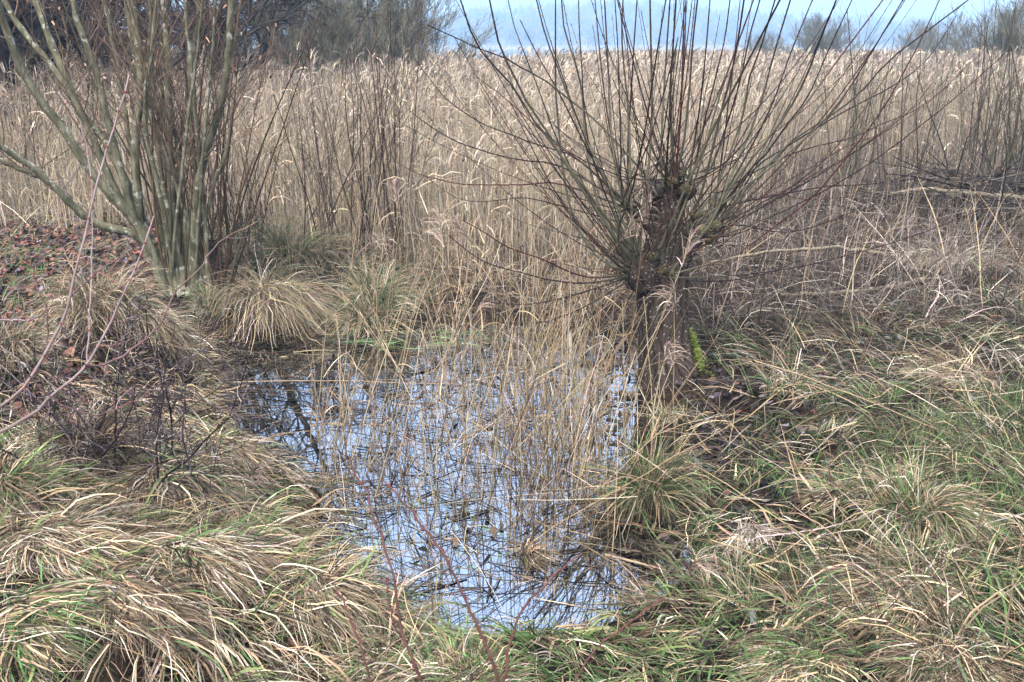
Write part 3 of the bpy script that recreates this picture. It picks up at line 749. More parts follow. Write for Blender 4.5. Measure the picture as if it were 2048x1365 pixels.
# ---------------------------------------------------------------- the pollard willow
WY = 5.92
root_p = atY(1338, 762, WY)
willow = empty('pollard_willow', root_p, 'pollard willow with short cracked trunk and fan of long dark shoots', 'tree')
def rel(v): return np.asarray(v) - root_p
def tubeline(pts, Y=None, K=24):
    """px, py, half width px, depth offset -> line and radii"""
    P = np.array([atY(a, b, WY + d) for a, b, w, d in pts])
    r = np.array([w / FPX * (WY + d) / math.cos(.2) for a, b, w, d in pts])
    return smoothline(P, K), np.interp(np.linspace(0, 1, K), np.linspace(0, 1, len(r)), r)
def organic(lines, vox, name, mt, parent, ridge, freq, shade=(np.array([.004, .0033, .003]), np.array([.052, .042, .035]), np.array([.26, .24, .21]))):
    """tubes melted into one skin, then furrowed"""
    mb = MB()
    for P, r in lines: mb.tubes(P[None], r[None], 20, np.array([[.2, .2, .2]]), cap=True)
    me = mb.mesh(name)
    o = bpy.data.objects.new(name, me); COL.objects.link(o)
    md = o.modifiers.new('r', 'REMESH'); md.mode = 'VOXEL'; md.voxel_size = vox
    dg = bpy.context.evaluated_depsgraph_get()
    me2 = bpy.data.meshes.new_from_object(o.evaluated_get(dg))
    bpy.data.objects.remove(o)
    n = len(me2.vertices); co = np.empty(n * 3, np.float32); me2.vertices.foreach_get('co', co); co = co.reshape(-1, 3)
    nn = np.empty(n * 3, np.float32); me2.vertices.foreach_get('normal', nn); nn = nn.reshape(-1, 3)
    ax, r_ = lines[0]
    o_ = np.argsort(ax[:, 2]); xc = np.interp(co[:, 2], ax[o_, 2], ax[o_, 0]); yc = np.interp(co[:, 2], ax[o_, 2], ax[o_, 1])
    th, zc = np.arctan2(co[:, 1] - yc, co[:, 0] - xc), co[:, 2]
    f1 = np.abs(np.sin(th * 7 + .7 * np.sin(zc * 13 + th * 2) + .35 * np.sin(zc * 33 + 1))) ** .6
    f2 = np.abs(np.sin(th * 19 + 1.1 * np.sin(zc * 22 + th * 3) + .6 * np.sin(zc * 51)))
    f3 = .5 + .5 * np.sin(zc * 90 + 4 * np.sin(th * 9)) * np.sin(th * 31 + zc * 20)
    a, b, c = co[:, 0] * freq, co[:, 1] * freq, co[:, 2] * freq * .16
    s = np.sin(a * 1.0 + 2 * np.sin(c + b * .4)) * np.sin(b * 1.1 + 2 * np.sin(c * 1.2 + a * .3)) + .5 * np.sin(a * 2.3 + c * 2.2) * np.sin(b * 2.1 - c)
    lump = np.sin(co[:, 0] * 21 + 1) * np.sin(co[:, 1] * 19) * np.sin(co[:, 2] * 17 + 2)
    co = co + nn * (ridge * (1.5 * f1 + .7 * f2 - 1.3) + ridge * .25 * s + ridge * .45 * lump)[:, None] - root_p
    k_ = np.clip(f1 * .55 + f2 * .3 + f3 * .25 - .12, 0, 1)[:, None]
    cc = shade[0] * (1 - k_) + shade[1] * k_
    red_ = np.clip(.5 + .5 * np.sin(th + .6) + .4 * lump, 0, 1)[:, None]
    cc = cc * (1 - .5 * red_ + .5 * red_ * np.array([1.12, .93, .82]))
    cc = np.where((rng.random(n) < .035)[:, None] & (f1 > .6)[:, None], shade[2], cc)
    me2.vertices.foreach_set('co', co.astype(np.float32).ravel())
    me2.polygons.foreach_set('use_smooth', np.ones(len(me2.polygons), bool)); me2.update()
    me2.name = name; me2.materials.clear()
    for k in list(me2.color_attributes): me2.color_attributes.remove(k)
    at_ = me2.color_attributes.new('col', 'FLOAT_COLOR', 'POINT'); at_.data.foreach_set('color', np.column_stack([cc, np.ones(n)]).astype(np.float32).ravel())
    return link(name, me2, mt, parent)
trunk_lines = [
    tubeline([(1338, 800, 76, 0), (1338, 750, 66, 0), (1330, 690, 56, 0), (1324, 620, 50, 0), (1326, 560, 52, 0), (1326, 520, 50, .02), (1336, 460, 35, .05), (1332, 410, 28, .08), (1326, 375, 25, .08)]),
    tubeline([(1290, 560, 40, -.06), (1285, 535, 38, -.10), (1286, 505, 26, -.10)], K=10),
    tubeline([(1340, 530, 34, .0), (1375, 485, 27, .04), (1402, 464, 22, .05), (1416, 455, 14, .05)], K=12),
    tubeline([(1345, 430, 24, .1), (1354, 380, 16, .18), (1360, 350, 12, .2), (1362, 335, 8, .2)], K=12),
    tubeline([(1325, 460, 24, .08), (1282, 430, 17, .1), (1262, 412, 12, .1)], K=10),
    tubeline([(1342, 410, 22, .1), (1372, 388, 16, .1), (1384, 380, 11, .05)], K=10),
    tubeline([(1380, 790, 30, -.05), (1362, 720, 26, -.04), (1350, 640, 24, -.03)], K=10),
]
M_TRUNK = blade_mat('furrowed_willow_bark', 0, .85, 110, .6)
organic(trunk_lines, .008, 'trunk', M_TRUNK, willow, .006, 110)
for (a, b, w, d, dx, dy) in [(1284, 534, 17, -.19, -.25, -1), (1314, 368, 16, -.0, .0, -.2), (1404, 448, 12, -.03, .5, -.8), (1386, 470, 10, -.08, .2, -1)]:
    P = rel(atY(a, b, WY + d)); r = w / FPX * WY
    ax = unit(np.array([dx, dy, .75 if b == 368 else .25]))
    mb = MB(); mb.tubes((P + ax * np.array([[-.07], [-.01], [.008], [.012], [.0125], [.010]]))[None], np.array([[r * 1.1, r * 1.12, r * 1.05, r * .8, r * .45, r * .01]]), 12, np.array([[.2, .2, .2]]))
    mb.build('sawn_stub', M_CUT, willow)
# knobs where the shoots were cut
KN = [(1262, 540, 15, -.12), (1318, 545, 14, -.16), (1340, 548, 13, -.15), (1300, 515, 13, -.18), (1405, 462, 16, -.05), (1430, 452, 15, .0), (1420, 478, 12, -.05),
      (1255, 410, 13, .05), (1345, 365, 14, -.0), (1372, 380, 14, .0), (1330, 540, 12, -.17), (1275, 552, 12, -.14), (1392, 430, 13, 0), (1360, 350, 12, .1)]
for (a, b, w, d) in KN:
    c = atY(a, b, WY + d); r = w / FPX * WY
    v = unit(c - atY(1330, b + 10, WY + .08))
    r *= .85; P = c - v * r + v * r * np.linspace(0, 2.1, 7)[:, None]
    organic([(P, r * np.array([.7, .95, 1.05, 1.0, .85, .55, .2]))], .006, 'knob', M_TRUNK, willow, .004, 120, (np.array([.008, .007, .005]), np.array([.085, .08, .045]), np.array([.15, .14, .07])))
# moss at the foot
mb = MB()
n = 1500
c0, c1 = atY(1379, 660, WY - .03), atY(1398, 735, WY - .06)
t = rng.random(n)[:, None] ** .7
ctr = c0 * (1 - t) + c1 * t + rng.normal(0, 1, (n, 3)) * np.array([.014, .05, .012]) * (.3 + 1.7 * t * rng.random((n, 1)) + .5 * rng.random((n, 1)))
blades(mb, ctr - root_p, rng.normal(-.6, .8, n), rng.uniform(.6, 1.5, n), rng.uniform(.015, .035, n), .004, .4, pick(n, [(np.array([.15, .20, .03]), 2), (np.array([.08, .12, .02]), 2)]), K=3, clamp=False)
c = c0 - root_p; cc = c1 - root_p
mb.build('moss_patch', M_GRASS, willow)
# shoots: outlines followed from the photograph (tip first), each given its own depth
SH = """921,0 945,72 972,116 1003,147 1034,185 1061,233 1092,271 1123,315 1153,363 1188,414 1255,510
979,0 989,48 999,92 1013,123 1034,164 1058,212 1095,264 1119,308 1180,390 1260,500
856,51 914,77 958,98 1010,116 1044,137 1085,158 1129,192 1200,250 1300,360
955,156 982,175 1016,202 1054,236 1085,264 1119,295 1160,322 1255,410
828,116 856,154 893,199 934,229 975,253 1016,267 1054,283 1102,298 1153,318 1255,405
821,223 856,250 907,281 948,296 999,312 1051,322 1123,334 1250,408
787,322 838,349 866,356 914,368 965,370 1051,370 1119,368 1250,415
852,353 886,380 921,399 965,404 1016,399 1068,399 1260,450
897,471 948,512 989,532 1044,546 1099,560 1160,567 1222,560 1268,548
924,440 972,467 1016,495 1085,519 1136,543 1188,556 1265,548
897,620 955,639 1016,647 1078,645 1129,632 1188,604 1268,555
910,587 958,601 1010,608 1068,608 1150,590 1266,552
1016,0 1030,58 1058,130 1082,192 1105,257 1150,350 1262,520
1073,0 1092,75 1116,137 1133,185 1153,233 1177,291 1208,353 1270,500
1111,14 1111,103 1112,192 1119,274 1126,342 1150,445 1200,520 1262,545
1123,0 1129,62 1143,103 1160,161 1167,219 1171,284 1188,377 1208,442 1262,535
1157,0 1159,68 1164,137 1167,205 1180,300 1215,400 1262,490
1230,0 1236,103 1239,205 1242,308 1242,377 1256,445 1285,520
1246,0 1244,86 1258,240 1262,400 1270,500
1274,0 1268,90 1262,190 1256,290 1256,400
1300,0 1302,103 1304,205 1300,308 1290,384 1275,520
1372,0 1369,103 1362,205 1355,308 1342,394 1322,530
1340,0 1332,120 1326,220 1322,330 1330,370
1352,0 1345,110 1340,200 1345,300 1352,360
1395,0 1385,90 1378,190 1365,300 1345,365
1420,0 1411,110 1400,210 1385,310 1372,380
1368,0 1366,103 1363,192 1361,240 1350,365
1488,0 1475,86 1461,154 1440,233 1423,308 1400,394 1370,470
1550,0 1519,103 1499,154 1485,233 1447,342 1405,455
1581,0 1560,68 1540,137 1526,192 1502,260 1482,308 1451,377 1423,445 1340,545
1460,0 1449,80 1430,160 1410,240 1390,330 1375,380
1625,0 1580,110 1548,200 1510,280 1460,370 1410,455
1673,0 1639,82 1608,164 1560,247 1485,342 1405,460
1704,0 1656,103 1615,195 1571,253 1533,308 1492,349 1415,450
1766,0 1694,96 1656,147 1608,212 1500,340 1405,460
1879,0 1834,96 1793,171 1766,219 1735,260 1690,318 1649,370 1595,421 1540,459 1470,510 1335,552
1937,0 1855,62 1776,123 1735,171 1680,219 1622,257 1574,291 1430,450
1913,31 1865,106 1827,144 1776,178 1697,219 1639,253 1567,298 1499,346 1412,460
1958,110 1913,154 1875,188 1827,223 1759,250 1711,274 1642,291 1574,312 1430,390 1395,430
1937,127 1882,185 1820,233 1759,270 1690,295 1580,360 1430,452
1834,342 1776,363 1725,370 1656,373 1588,384 1502,401 1400,425
1752,384 1673,397 1605,399 1536,390 1405,430
1738,401 1697,428 1639,449 1595,462 1480,450 1420,462
1670,440 1605,460 1553,464 1468,450 1420,470
1190,0 1200,110 1212,210 1230,310 1252,400
1209,0 1216,130 1222,260 1240,380 1282,515
1040,40 1075,110 1120,190 1170,290 1215,370 1255,415
1800,10 1740,110 1690,190 1640,250 1560,320 1470,390 1400,440
1520,0 1500,70 1478,170 1450,260 1420,340 1380,385
1440,30 1424,120 1405,220 1392,320 1340,545
1840,40 1780,140 1720,230 1650,320 1560,390 1470,450 1425,470
1870,160 1800,240 1700,310 1590,370 1480,430 1425,462
990,420 1060,450 1130,468 1200,490 1262,540
1600,520 1540,545 1470,560 1400,562 1335,553
1500,20 1440,190 1400,330 1345,470 1318,545
1560,0 1482,150 1430,250 1370,380 1310,520
1330,10 1310,130 1290,260 1262,390 1235,470 1262,545"""
shoots = []
for ln in SH.split('\n'):
    pts = [tuple(float(v) for v in q.split(',')) for q in ln.split()][::-1]
    n = len(pts); dd = rng.uniform(-.9, .9)
    up = pts[-1][1] < 30
    if up:   # the shoot leaves the top of the picture: carry it on
        a, b_ = np.array(pts[-2]), np.array(pts[-1]); e = (b_ - a) / np.linalg.norm(b_ - a)
        for k in (70, 150): pts.append(tuple(b_ + e * k + np.array([0, -.02 * k])))
    m_ = len(pts)
    low = pts[0][1] > 480
    base_d = -.14 if low else .02
    P = np.array([atY(x_, y_, WY + base_d + dd * (i / (m_ - 1)) ** 1.2) for i, (x_, y_) in enumerate(pts)])
    thick = (.0092 if up else .0068) * rng.uniform(.65, 1.2)
    shoots.append((smoothline(P, 18), thick))
heads = [(atY(1266, 545, WY - .12), 32), (atY(1330, 548, WY - .12), 12), (atY(1418, 462, WY), 26), (atY(1345, 368, WY + .05), 34), (atY(1255, 410, WY + .08), 12)]
for hpos, k in heads:
    for _ in range(k):
        out = math.atan2(hpos[1] - WY - .1, hpos[0] - root_p[0])
        az = rng.uniform(0, 2 * PI) if rng.random() < .6 else out + rng.normal(0, .8)
        el = rng.uniform(.0, 1.3)
        L = rng.uniform(.7, 2.3); K = 18
        d = np.array([math.cos(az) * math.cos(el), math.sin(az) * math.cos(el), math.sin(el)])
        p_ = hpos + rng.normal(0, .03, 3); P = []
        for i in range(K):
            P.append(p_); d = unit(d + np.array([0, 0, .035]) + rng.normal(0, .015, 3)); p_ = p_ + d * L / (K - 1)
        shoots.append((np.array(P), rng.uniform(.003, .0062)))
OLIVE = np.array([.065, .065, .044]); PURP = np.array([.012, .007, .008]); RED = np.array([.035, .009, .010])
def shoot_mesh(mb, P, th):
    K = len(P); t = np.linspace(0, 1, K)
    r = th * (1 - .64 * t ** .9); r[:2] *= np.array([1.5, 1.12])
    u_ = np.clip((t - (.34 if th > .008 else -.05)) / .35, 0, 1)[:, None]
    dk = PURP * rng.uniform(.7, 1.5) if rng.random() < .75 else RED
    ol = OLIVE * rng.uniform(.8, 1.35)
    C_ = ol * (1 - u_) + dk * u_
    P = P - root_p
    mb.tubes(P[None], r[None], 6, C_[None])
    nb = int(np.linalg.norm(np.diff(P, axis=0), axis=1).sum() / .055)
    s = np.linspace(.12, .98, nb); f = s * (K - 1); i = np.minimum(f.astype(int), K - 2); w = (f - i)[:, None]
    b = P[i] * (1 - w) + P[i + 1] * w; tn = unit(P[i + 1] - P[i]); rb = np.interp(s, t, r)[:, None]
    sd = unit(np.cross(tn, rng.normal(0, 1, tn.shape)))
    q0 = b + sd * rb * .7; q1 = q0 + tn * .007 + sd * .002; q2 = q0 + tn * .013 + sd * .0005
    mb.tubes(np.stack([q0, q1, q2], 1), np.tile(np.array([[.0018, .0026, .0006]]), (nb, 1)), 4, np.tile(np.array([[.11, .075, .045]]), (nb, 1)) * rng.uniform(.5, 1.6, (nb, 1)))
order = sorted(shoots, key=lambda s: -s[1] * np.linalg.norm(np.diff(s[0], axis=0), axis=1).sum())
for P, th in order[:100]:
    mb = MB(); shoot_mesh(mb, P, th); mb.build('shoot', M_SHOOT, willow, True)
mb = MB()
for P, th in order[100:]: shoot_mesh(mb, P, th * .8)
for _ in range(70):
    hpos, _k = heads[rng.integers(5)]
    d = unit(rng.normal(0, 1, 3) + np.array([0, -.3, .3])); L = rng.uniform(.2, .8); K = 8
    p_ = hpos + rng.normal(0, .05, 3); P = []
    for i in range(K): P.append(p_); d = unit(d + np.array([0, 0, .08]) + rng.normal(0, .04, 3)); p_ = p_ + d * L / (K - 1)
    shoot_mesh(mb, np.array(P), rng.uniform(.0025, .004))
o = mb.build('thin_shoots', M_SHOOT, willow, True); o['kind'] = 'stuff'

# ---------------------------------------------------------------- the many-stemmed shrub on the left bank
SB = onground(345, 590)
SY = SB[1]
shrub = empty('multi_stemmed_shrub', SB, 'bare many-stemmed shrub with olive lichen-spotted stems on the left bank', 'shrub')
ST = [  # px, py pairs from the foot up; half width foot, half width top, depth change to the top
    ([(335, 590), (312, 520), (275, 450), (232, 400), (172, 330), (130, 262), (80, 200), (45, 140), (20, 80), (0, 20), (-30, -80)], 12, 7, -.6),
    ([(320, 560), (290, 470), (240, 400), (195, 300), (150, 200), (105, 135), (60, 80), (20, 20), (-20, -60)], 10, 6, .3),
    ([(345, 590), (310, 510), (272, 420), (240, 340), (205, 275), (160, 225), (130, 150), (100, 80), (70, 0), (40, -80)], 13, 7, .4),
    ([(300, 520), (262, 420), (235, 320), (215, 240), (200, 170), (175, 95), (150, 30), (140, -60)], 9, 6, -.2),
    ([(365, 590), (330, 540), (282, 470), (274, 380), (270, 280), (280, 190), (277, 100), (265, 0), (255, -90)], 12, 7.5, .1),
    ([(370, 580), (345, 480), (336, 370), (312, 270), (295, 180), (283, 120), (262, 50), (245, -40)], 10, 6, .5),
    ([(380, 590), (360, 520), (346, 420), (342, 320), (336, 220), (336, 120), (328, 20), (320, -80)], 10, 6.5, .3),
    ([(390, 580), (388, 480), (396, 380), (412, 300), (436, 230), (452, 150), (460, 60), (462, -60)], 10, 7, -.3),
    ([(375, 585), (372, 480), (352, 340), (330, 260), (308, 180), (300, 90), (312, -60)], 8, 6, .8),
    ([(305, 490), (260, 466), (205, 452), (165, 430), (130, 395), (85, 350), (40, 318), (0, 292), (-60, 270)], 11, 6, -.6),
    ([(140, 400), (95, 362), (55, 345), (0, 320), (-40, 305)], 7, 5, -.3),
    ([(330, 540), (290, 450), (268, 330), (250, 230), (235, 130), (215, 40), (200, -60)], 7, 4, .9),
    ([(400, 580), (402, 480), (425, 380), (452, 300), (470, 200)], 6, 3, .3),
    ([(350, 560), (330, 440), (305, 330), (290, 230), (302, 120), (315, 0)], 6, 4, -.4),
]
def stem_line(pts, r0, r1, dz, K=22, wob=.004):
    n = len(pts)
    P = np.array([atY(a, b, SY + dz * (i / (n - 1))) for i, (a, b) in enumerate(pts)])
    L = smoothline(P, K); L[1:-1] += rng.normal(0, wob, (K - 2, 3))
    return L, np.linspace(r0, r1, K) * .86 / FPX * SY
for k_ in range(10):
    fx = rng.uniform(310, 420); tx = fx + float(np.clip(rng.normal(-40, 80), -200, 60))
    ST.append(([(fx, 580), (fx + (tx - fx) * .25, 430), (fx + (tx - fx) * .6, 240), (tx, 60), (tx + (tx - fx) * .2, -80)], rng.uniform(4, 7), rng.uniform(2.5, 4.5), rng.uniform(-.5, 1.2)))
tw = MB(); tips = []
for pts, a, b, dz in ST:
    P, r = stem_line(pts, a, b, dz)
    r = r * (1 + .07 * np.sin(np.arange(len(r)) * 2.1 + a)) ; r[0] *= 1.25
    mb = MB(); mb.tubes(P[None] - SB, r[None], 9, np.array([[.15, .14, .09]]))
    mb.build('stem', M_STEM, shrub, True)
    tops = P[8:]
    n = 11
    i = rng.integers(0, len(tops), n)
    d = unit(np.column_stack([rng.normal(0, .6, n), rng.normal(0, .6, n), rng.uniform(.5, 1.2, n)]))
    for Pl, rl in grow(tops[i], d, rng.uniform(.4, 1.1, n), np.full(n, .005), [dict(K=6, n=4, ang=.6, w=.1, up=.08), dict(K=5, n=3, ang=.6, w=.12, lr=.6), dict(K=4, w=.12)]):
        tw.tubes(Pl - SB, rl, 3, pick(len(Pl), [(np.array([.11, .08, .06]), 2), (np.array([.07, .055, .045]), 1)])); tips.append(Pl[:, -1] - SB)
for _ in range(56):   # thin whips rising from the same stool, many of them leaning right
    fx = rng.uniform(330, 470); fy = rng.uniform(525, 600)
    f = onground(fx, fy)
    lean = (fx - 400) / 160 * .28 + rng.normal(.03, .16)
    L = rng.uniform(1.1, 2.9); K = 14; d = unit(np.array([lean, rng.normal(0, .12), 1])); P = []; p_ = f - np.array([0, 0, .02])
    cv = rng.normal(0, .012)
    for i in range(K): P.append(p_); d = unit(d + np.array([cv, 0, .01]) + rng.normal(0, .022, 3)); p_ = p_ + d * L / (K - 1)
    P = np.array(P); th = rng.uniform(.005, .013)
    mb = MB(); c = pick(1, [(np.array([.085, .06, .038]), 2), (np.array([.07, .064, .04]), 2), (np.array([.055, .034, .027]), 2)])
    mb.tubes(P[None] - SB, np.linspace(th, th * .35, K)[None], 6, c)
    mb.build('stem', M_TWIG, shrub, True)
    n = 3; i = rng.integers(5, K, n)
    for Pl, rl in grow(P[i], unit(np.column_stack([rng.normal(.2, .5, n), rng.normal(0, .5, n), rng.uniform(.5, 1.2, n)])), rng.uniform(.3, .8, n), np.full(n, .0032), [dict(K=5, n=3, ang=.6, w=.1), dict(K=4, w=.12)]):
        tw.tubes(Pl - SB, rl, 3, pick(len(Pl), [(np.array([.16, .11, .08]), 2), (np.array([.10, .065, .055]), 2)]))
o = tw.build('twigs', M_TWIG, shrub); o['kind'] = 'stuff'
tips = np.concatenate(tips); tips = tips[rng.random(len(tips)) < .14]; n = len(tips); mb = MB()
blades(mb, tips, rng.uniform(0, 6.3, n), rng.uniform(2.0, 3.0, n), rng.uniform(.025, .05, n), rng.uniform(.008, .016, n), .4, pick(n, [(np.array([.30, .20, .13]), 2), (np.array([.20, .12, .08]), 1)]), K=4, clamp=False)
o = mb.build('withered_leaves', M_LEAF, shrub); o['kind'] = 'stuff'
# short sawn stump beside it
sp = onground(425, 545)
mb = MB(); K = 8; t = np.linspace(0, 1, K)
P = np.array([[.0, 0, -.05], [0, 0, .05], [.005, 0, .12], [.0, 0, .2], [.01, 0, .27], [.012, 0, .30], [.012, 0, .305], [.012, 0, .306]])
mb.tubes(P[None], np.array([[.10, .085, .078, .076, .078, .08, .074, .05]]), 14, np.array([[.2, .18, .14]]), cap=True)
tag(mb.build('stump', M_CUT, None, True, sp), 'short grey sawn stump at the foot of the many-stemmed shrub', 'stump')
bpy.data.objects['stump'].location = sp
me = bpy.data.objects['stump'].data
co = np.empty(len(me.vertices) * 3, np.float32); me.vertices.foreach_get('co', co); co = co.reshape(-1, 3) + sp; me.vertices.foreach_set('co', co.astype(np.float32).ravel()); me.update()

# ---------------------------------------------------------------- near branches reaching in from the left, thorn bush, red twigs
def traced_plant(name, base, label, cat, lines, mt, part='branch', buds=None, tw_n=0, twpal=None, twlen=.12, twr=.0016):
    """lines: (px points, depth at the start, depth at the end, radius start, radius end, colour start, colour end)"""
    e = empty(name, base, label, cat)
    for pts, y0, y1, r0, r1, c0, c1 in lines:
        n = len(pts); P = np.array([atY(a, b, y0 + (y1 - y0) * i / (n - 1)) for i, (a, b) in enumerate(pts)])
        K = 26; L = smoothline(P, K); L[1:-1] += rng.normal(0, .0022, (K - 2, 3)); L = L - base
        t = np.linspace(0, 1, K)[:, None]
        mb = MB(); C_ = np.asarray(c0) * (1 - t) + np.asarray(c1) * t
        C_ = C_ * (1 + rng.normal(0, .1, (K, 1)))
        r = np.linspace(r0, r1, K) * (1 + .12 * (np.arange(K) % 4 == 0))
        mb.tubes(L[None], r[None], 7, C_[None])
        nb = int(np.linalg.norm(np.diff(L, axis=0), axis=1).sum() / .035) if buds is not None else 0
        if nb:
            i = rng.integers(3, K - 1, nb); tn = unit(L[np.minimum(i + 1, K - 1)] - L[i]); sd = unit(np.cross(tn, rng.normal(0, 1, tn.shape)))
            q0 = L[i] + sd * r[i][:, None] * .6
            mb.tubes(np.stack([q0, q0 + tn * .004 + sd * .003, q0 + tn * .009 + sd * .004], 1), np.tile([[.0022, .0032, .0006]], (nb, 1)), 5, np.tile(np.asarray(buds)[None], (nb, 1)))
        mb.build(part, mt, e, True)
        if tw_n:
            i = rng.integers(4, K - 1, tw_n); tn = unit(L[i + 1] - L[i])
            d = unit(tn * .5 + unit(np.cross(tn, rng.normal(0, 1, tn.shape))))
            tb = MB()
            for Pl, rl in grow(L[i], d, rng.uniform(.4, 1.3, tw_n) * twlen, np.full(tw_n, twr), [dict(K=5, n=2, ang=.8, w=.15, up=.02, lr=.6, rmin=.0008), dict(K=4, w=.15)]):
                tb.tubes(Pl, rl, 3, pick(len(Pl), twpal))
            o = tb.build('twigs', mt, e); o['kind'] = 'stuff'
    return e
PINK = (.22, .17, .175); BRK = (.11, .085, .07); MAG = (.10, .06, .065)
TWP = [(np.array([.12, .08, .08]), 2), (np.array([.22, .17, .16]), 1), (np.array([.14, .05, .05]), 1)]
bp = atY(-160, 960, 2.95)
traced_plant('thorny_branch', bp, 'near thorny branches with pinkish tips slanting in from the left edge', 'branch', [
    ([(-160, 960), (-60, 900), (0, 865), (60, 832), (100, 796), (147, 755), (175, 728), (192, 700), (223, 642), (253, 580), (274, 526), (308, 432)], 2.95, 3.35, .0078, .0026, BRK, PINK),
    ([(-150, 930), (-60, 860), (0, 813), (45, 782), (68, 745), (96, 697), (120, 652), (140, 594), (154, 536), (168, 474), (178, 440), (195, 360), (212, 308), (229, 253), (247, 202), (258, 150)], 2.95, 3.3, .0072, .0024, BRK, PINK),
    ([(171, 731), (205, 731), (253, 707), (294, 673), (325, 642), (346, 590), (397, 543), (435, 488), (520, 440)], 3.1, 3.5, .0045, .0016, MAG, BRK),
    ([(58, 752), (113, 803), (178, 827), (212, 825), (267, 803), (300, 790)], 3.02, 3.2, .0032, .0012, MAG, MAG),
    ([(96, 697), (92, 620), (70, 560), (60, 500)], 3.1, 3.1, .0035, .0015, BRK, MAG),
    ([(0, 640), (60, 640), (80, 630)], 3.3, 3.4, .003, .0015, PINK, PINK),
    ([(175, 728), (178, 640), (182, 560), (186, 470), (180, 350), (165, 260), (120, 190)], 3.3, 3.5, .0035, .0014, PINK, PINK),
    ([(140, 594), (200, 540), (222, 525)], 3.2, 3.2, .003, .0012, MAG, MAG),
], M_TWIG, buds=(.16, .06, .05), tw_n=4, twpal=TWP, twlen=.14)
tb0 = onground(255, 945)
th_b = empty('thorn_bush', tb0, 'low dark thorn bush of fine tangled twigs on the left bank', 'bush')
DKT = [(np.array([.045, .036, .039]), 3), (np.array([.085, .068, .07]), 1.5), (np.array([.016, .012, .013]), 2), (np.array([.22, .19, .17]), .8)]
n = 17
st = np.tile(tb0, (n, 1)) + rng.normal(0, 1, (n, 3)) * np.array([.2, .14, 0]) - np.array([0, 0, .03])
dd = unit(np.column_stack([rng.normal(-.08, .42, n), rng.normal(0, .35, n), rng.uniform(.6, 1.1, n)]))
lv = grow(st, dd, rng.uniform(.5, .85, n), np.full(n, .006), [dict(K=7, n=9, ang=1.0, w=.16, lr=.45, rr=.6, t0=.15), dict(K=5, n=5, ang=1.0, w=.22, lr=.55, rr=.6, rmin=.0022), dict(K=4, n=3, ang=1.1, w=.3, lr=.55, rr=.7, rmin=.0016), dict(K=3, w=.25, taper=.6)])
for Pl, rl in zip(*lv[0]):
    mb = MB(); mb.tubes(Pl[None] - tb0, rl[None], 5, pick(1, DKT)); mb.build('stem', M_TWIG, th_b, True)
mb = MB()
for Pl, rl in lv[1:]: mb.tubes(Pl - tb0, rl, 3, pick(len(Pl), DKT))
o = mb.build('twigs', M_TWIG, th_b); o['kind'] = 'stuff'
RT0, RT1 = (.055, .030, .025), (.085, .042, .037)
def red(name, base, label, lines): return traced_plant(name, base, label, 'sapling', lines, M_TWIG, 'stem', buds=(.09, .03, .03), tw_n=0)
red('red_sapling', onground(1003, 1390), 'red-brown budded sapling with forked stems at the middle of the bottom edge', [
    ([(1003, 1420), (996, 1364), (975, 1302), (945, 1230), (921, 1179), (897, 1124), (869, 1083), (828, 1032), (784, 980), (768, 963)], 2.12, 2.35, .0052, .0022, RT0, RT1),
    ([(1003, 1420), (1011, 1343), (1016, 1302), (1037, 1240), (1054, 1206), (1075, 1186), (1116, 1145), (1143, 1121), (1164, 1107)], 2.12, 2.4, .0046, .002, RT0, RT1)])
red('red_sapling', onground(845, 1390), 'red-brown twiggy sapling left of the forked one at the bottom edge', [
    ([(855, 1420), (842, 1364), (821, 1309), (804, 1268), (794, 1199), (787, 1151), (770, 1103), (765, 1066), (742, 1028), (736, 990), (715, 960), (698, 908)], 2.12, 2.4, .0052, .002, RT0, RT1),
    ([(804, 1275), (790, 1254), (777, 1196), (773, 1155)], 2.2, 2.25, .003, .0016, RT0, RT1)])
red('red_sapling', onground(1140, 1400), 'single red-brown stem slanting right over the bottom of the pond', [
    ([(1130, 1420), (1150, 1364), (1188, 1302), (1229, 1268), (1284, 1227), (1307, 1210), (1335, 1189)], 2.12, 2.3, .0036, .0016, RT0, RT1)])
red('red_sapling', onground(750, 1400), 'leftmost of the red-brown stems at the bottom edge', [
    ([(760, 1420), (742, 1364), (725, 1302), (705, 1254), (688, 1206), (670, 1170)], 2.12, 2.3, .004, .0018, RT0, RT1)])
# dark dock stalks on the right bank
for k_, (a, b, lab) in enumerate([((1940, 1150), (1972, 985), 'dark upright dead stalk beside the golden fountain-shaped tussock'), ((1700, 780), (1760, 610), 'dark thin dead stalk leaning in the grass of the right bank')]):
    f = onground(*a); e = atY(*b, f[1] + .02); mb = MB(); t = np.linspace(0, 1, 9)[:, None]
    L = f - [0, 0, .03] + (e - f) * t + rng.normal(0, .004, (9, 3))
    mb.tubes(L[None] - f, np.linspace(.0045, .002, 9)[None], 6, np.array([[.09, .06, .045]]))
    for Pl, rl in grow(L[3:7], unit(rng.normal(0, .5, (4, 3)) + [0, 0, 1]), np.full(4, .1), np.full(4, .002), [dict(K=4)]): mb.tubes(Pl - f, rl, 4, np.tile([[.09, .06, .045]], (4, 1)))
    o = mb.build('dead_stalk', M_TWIG, None, True); o.location = f
    tag(o, lab, 'stalk')

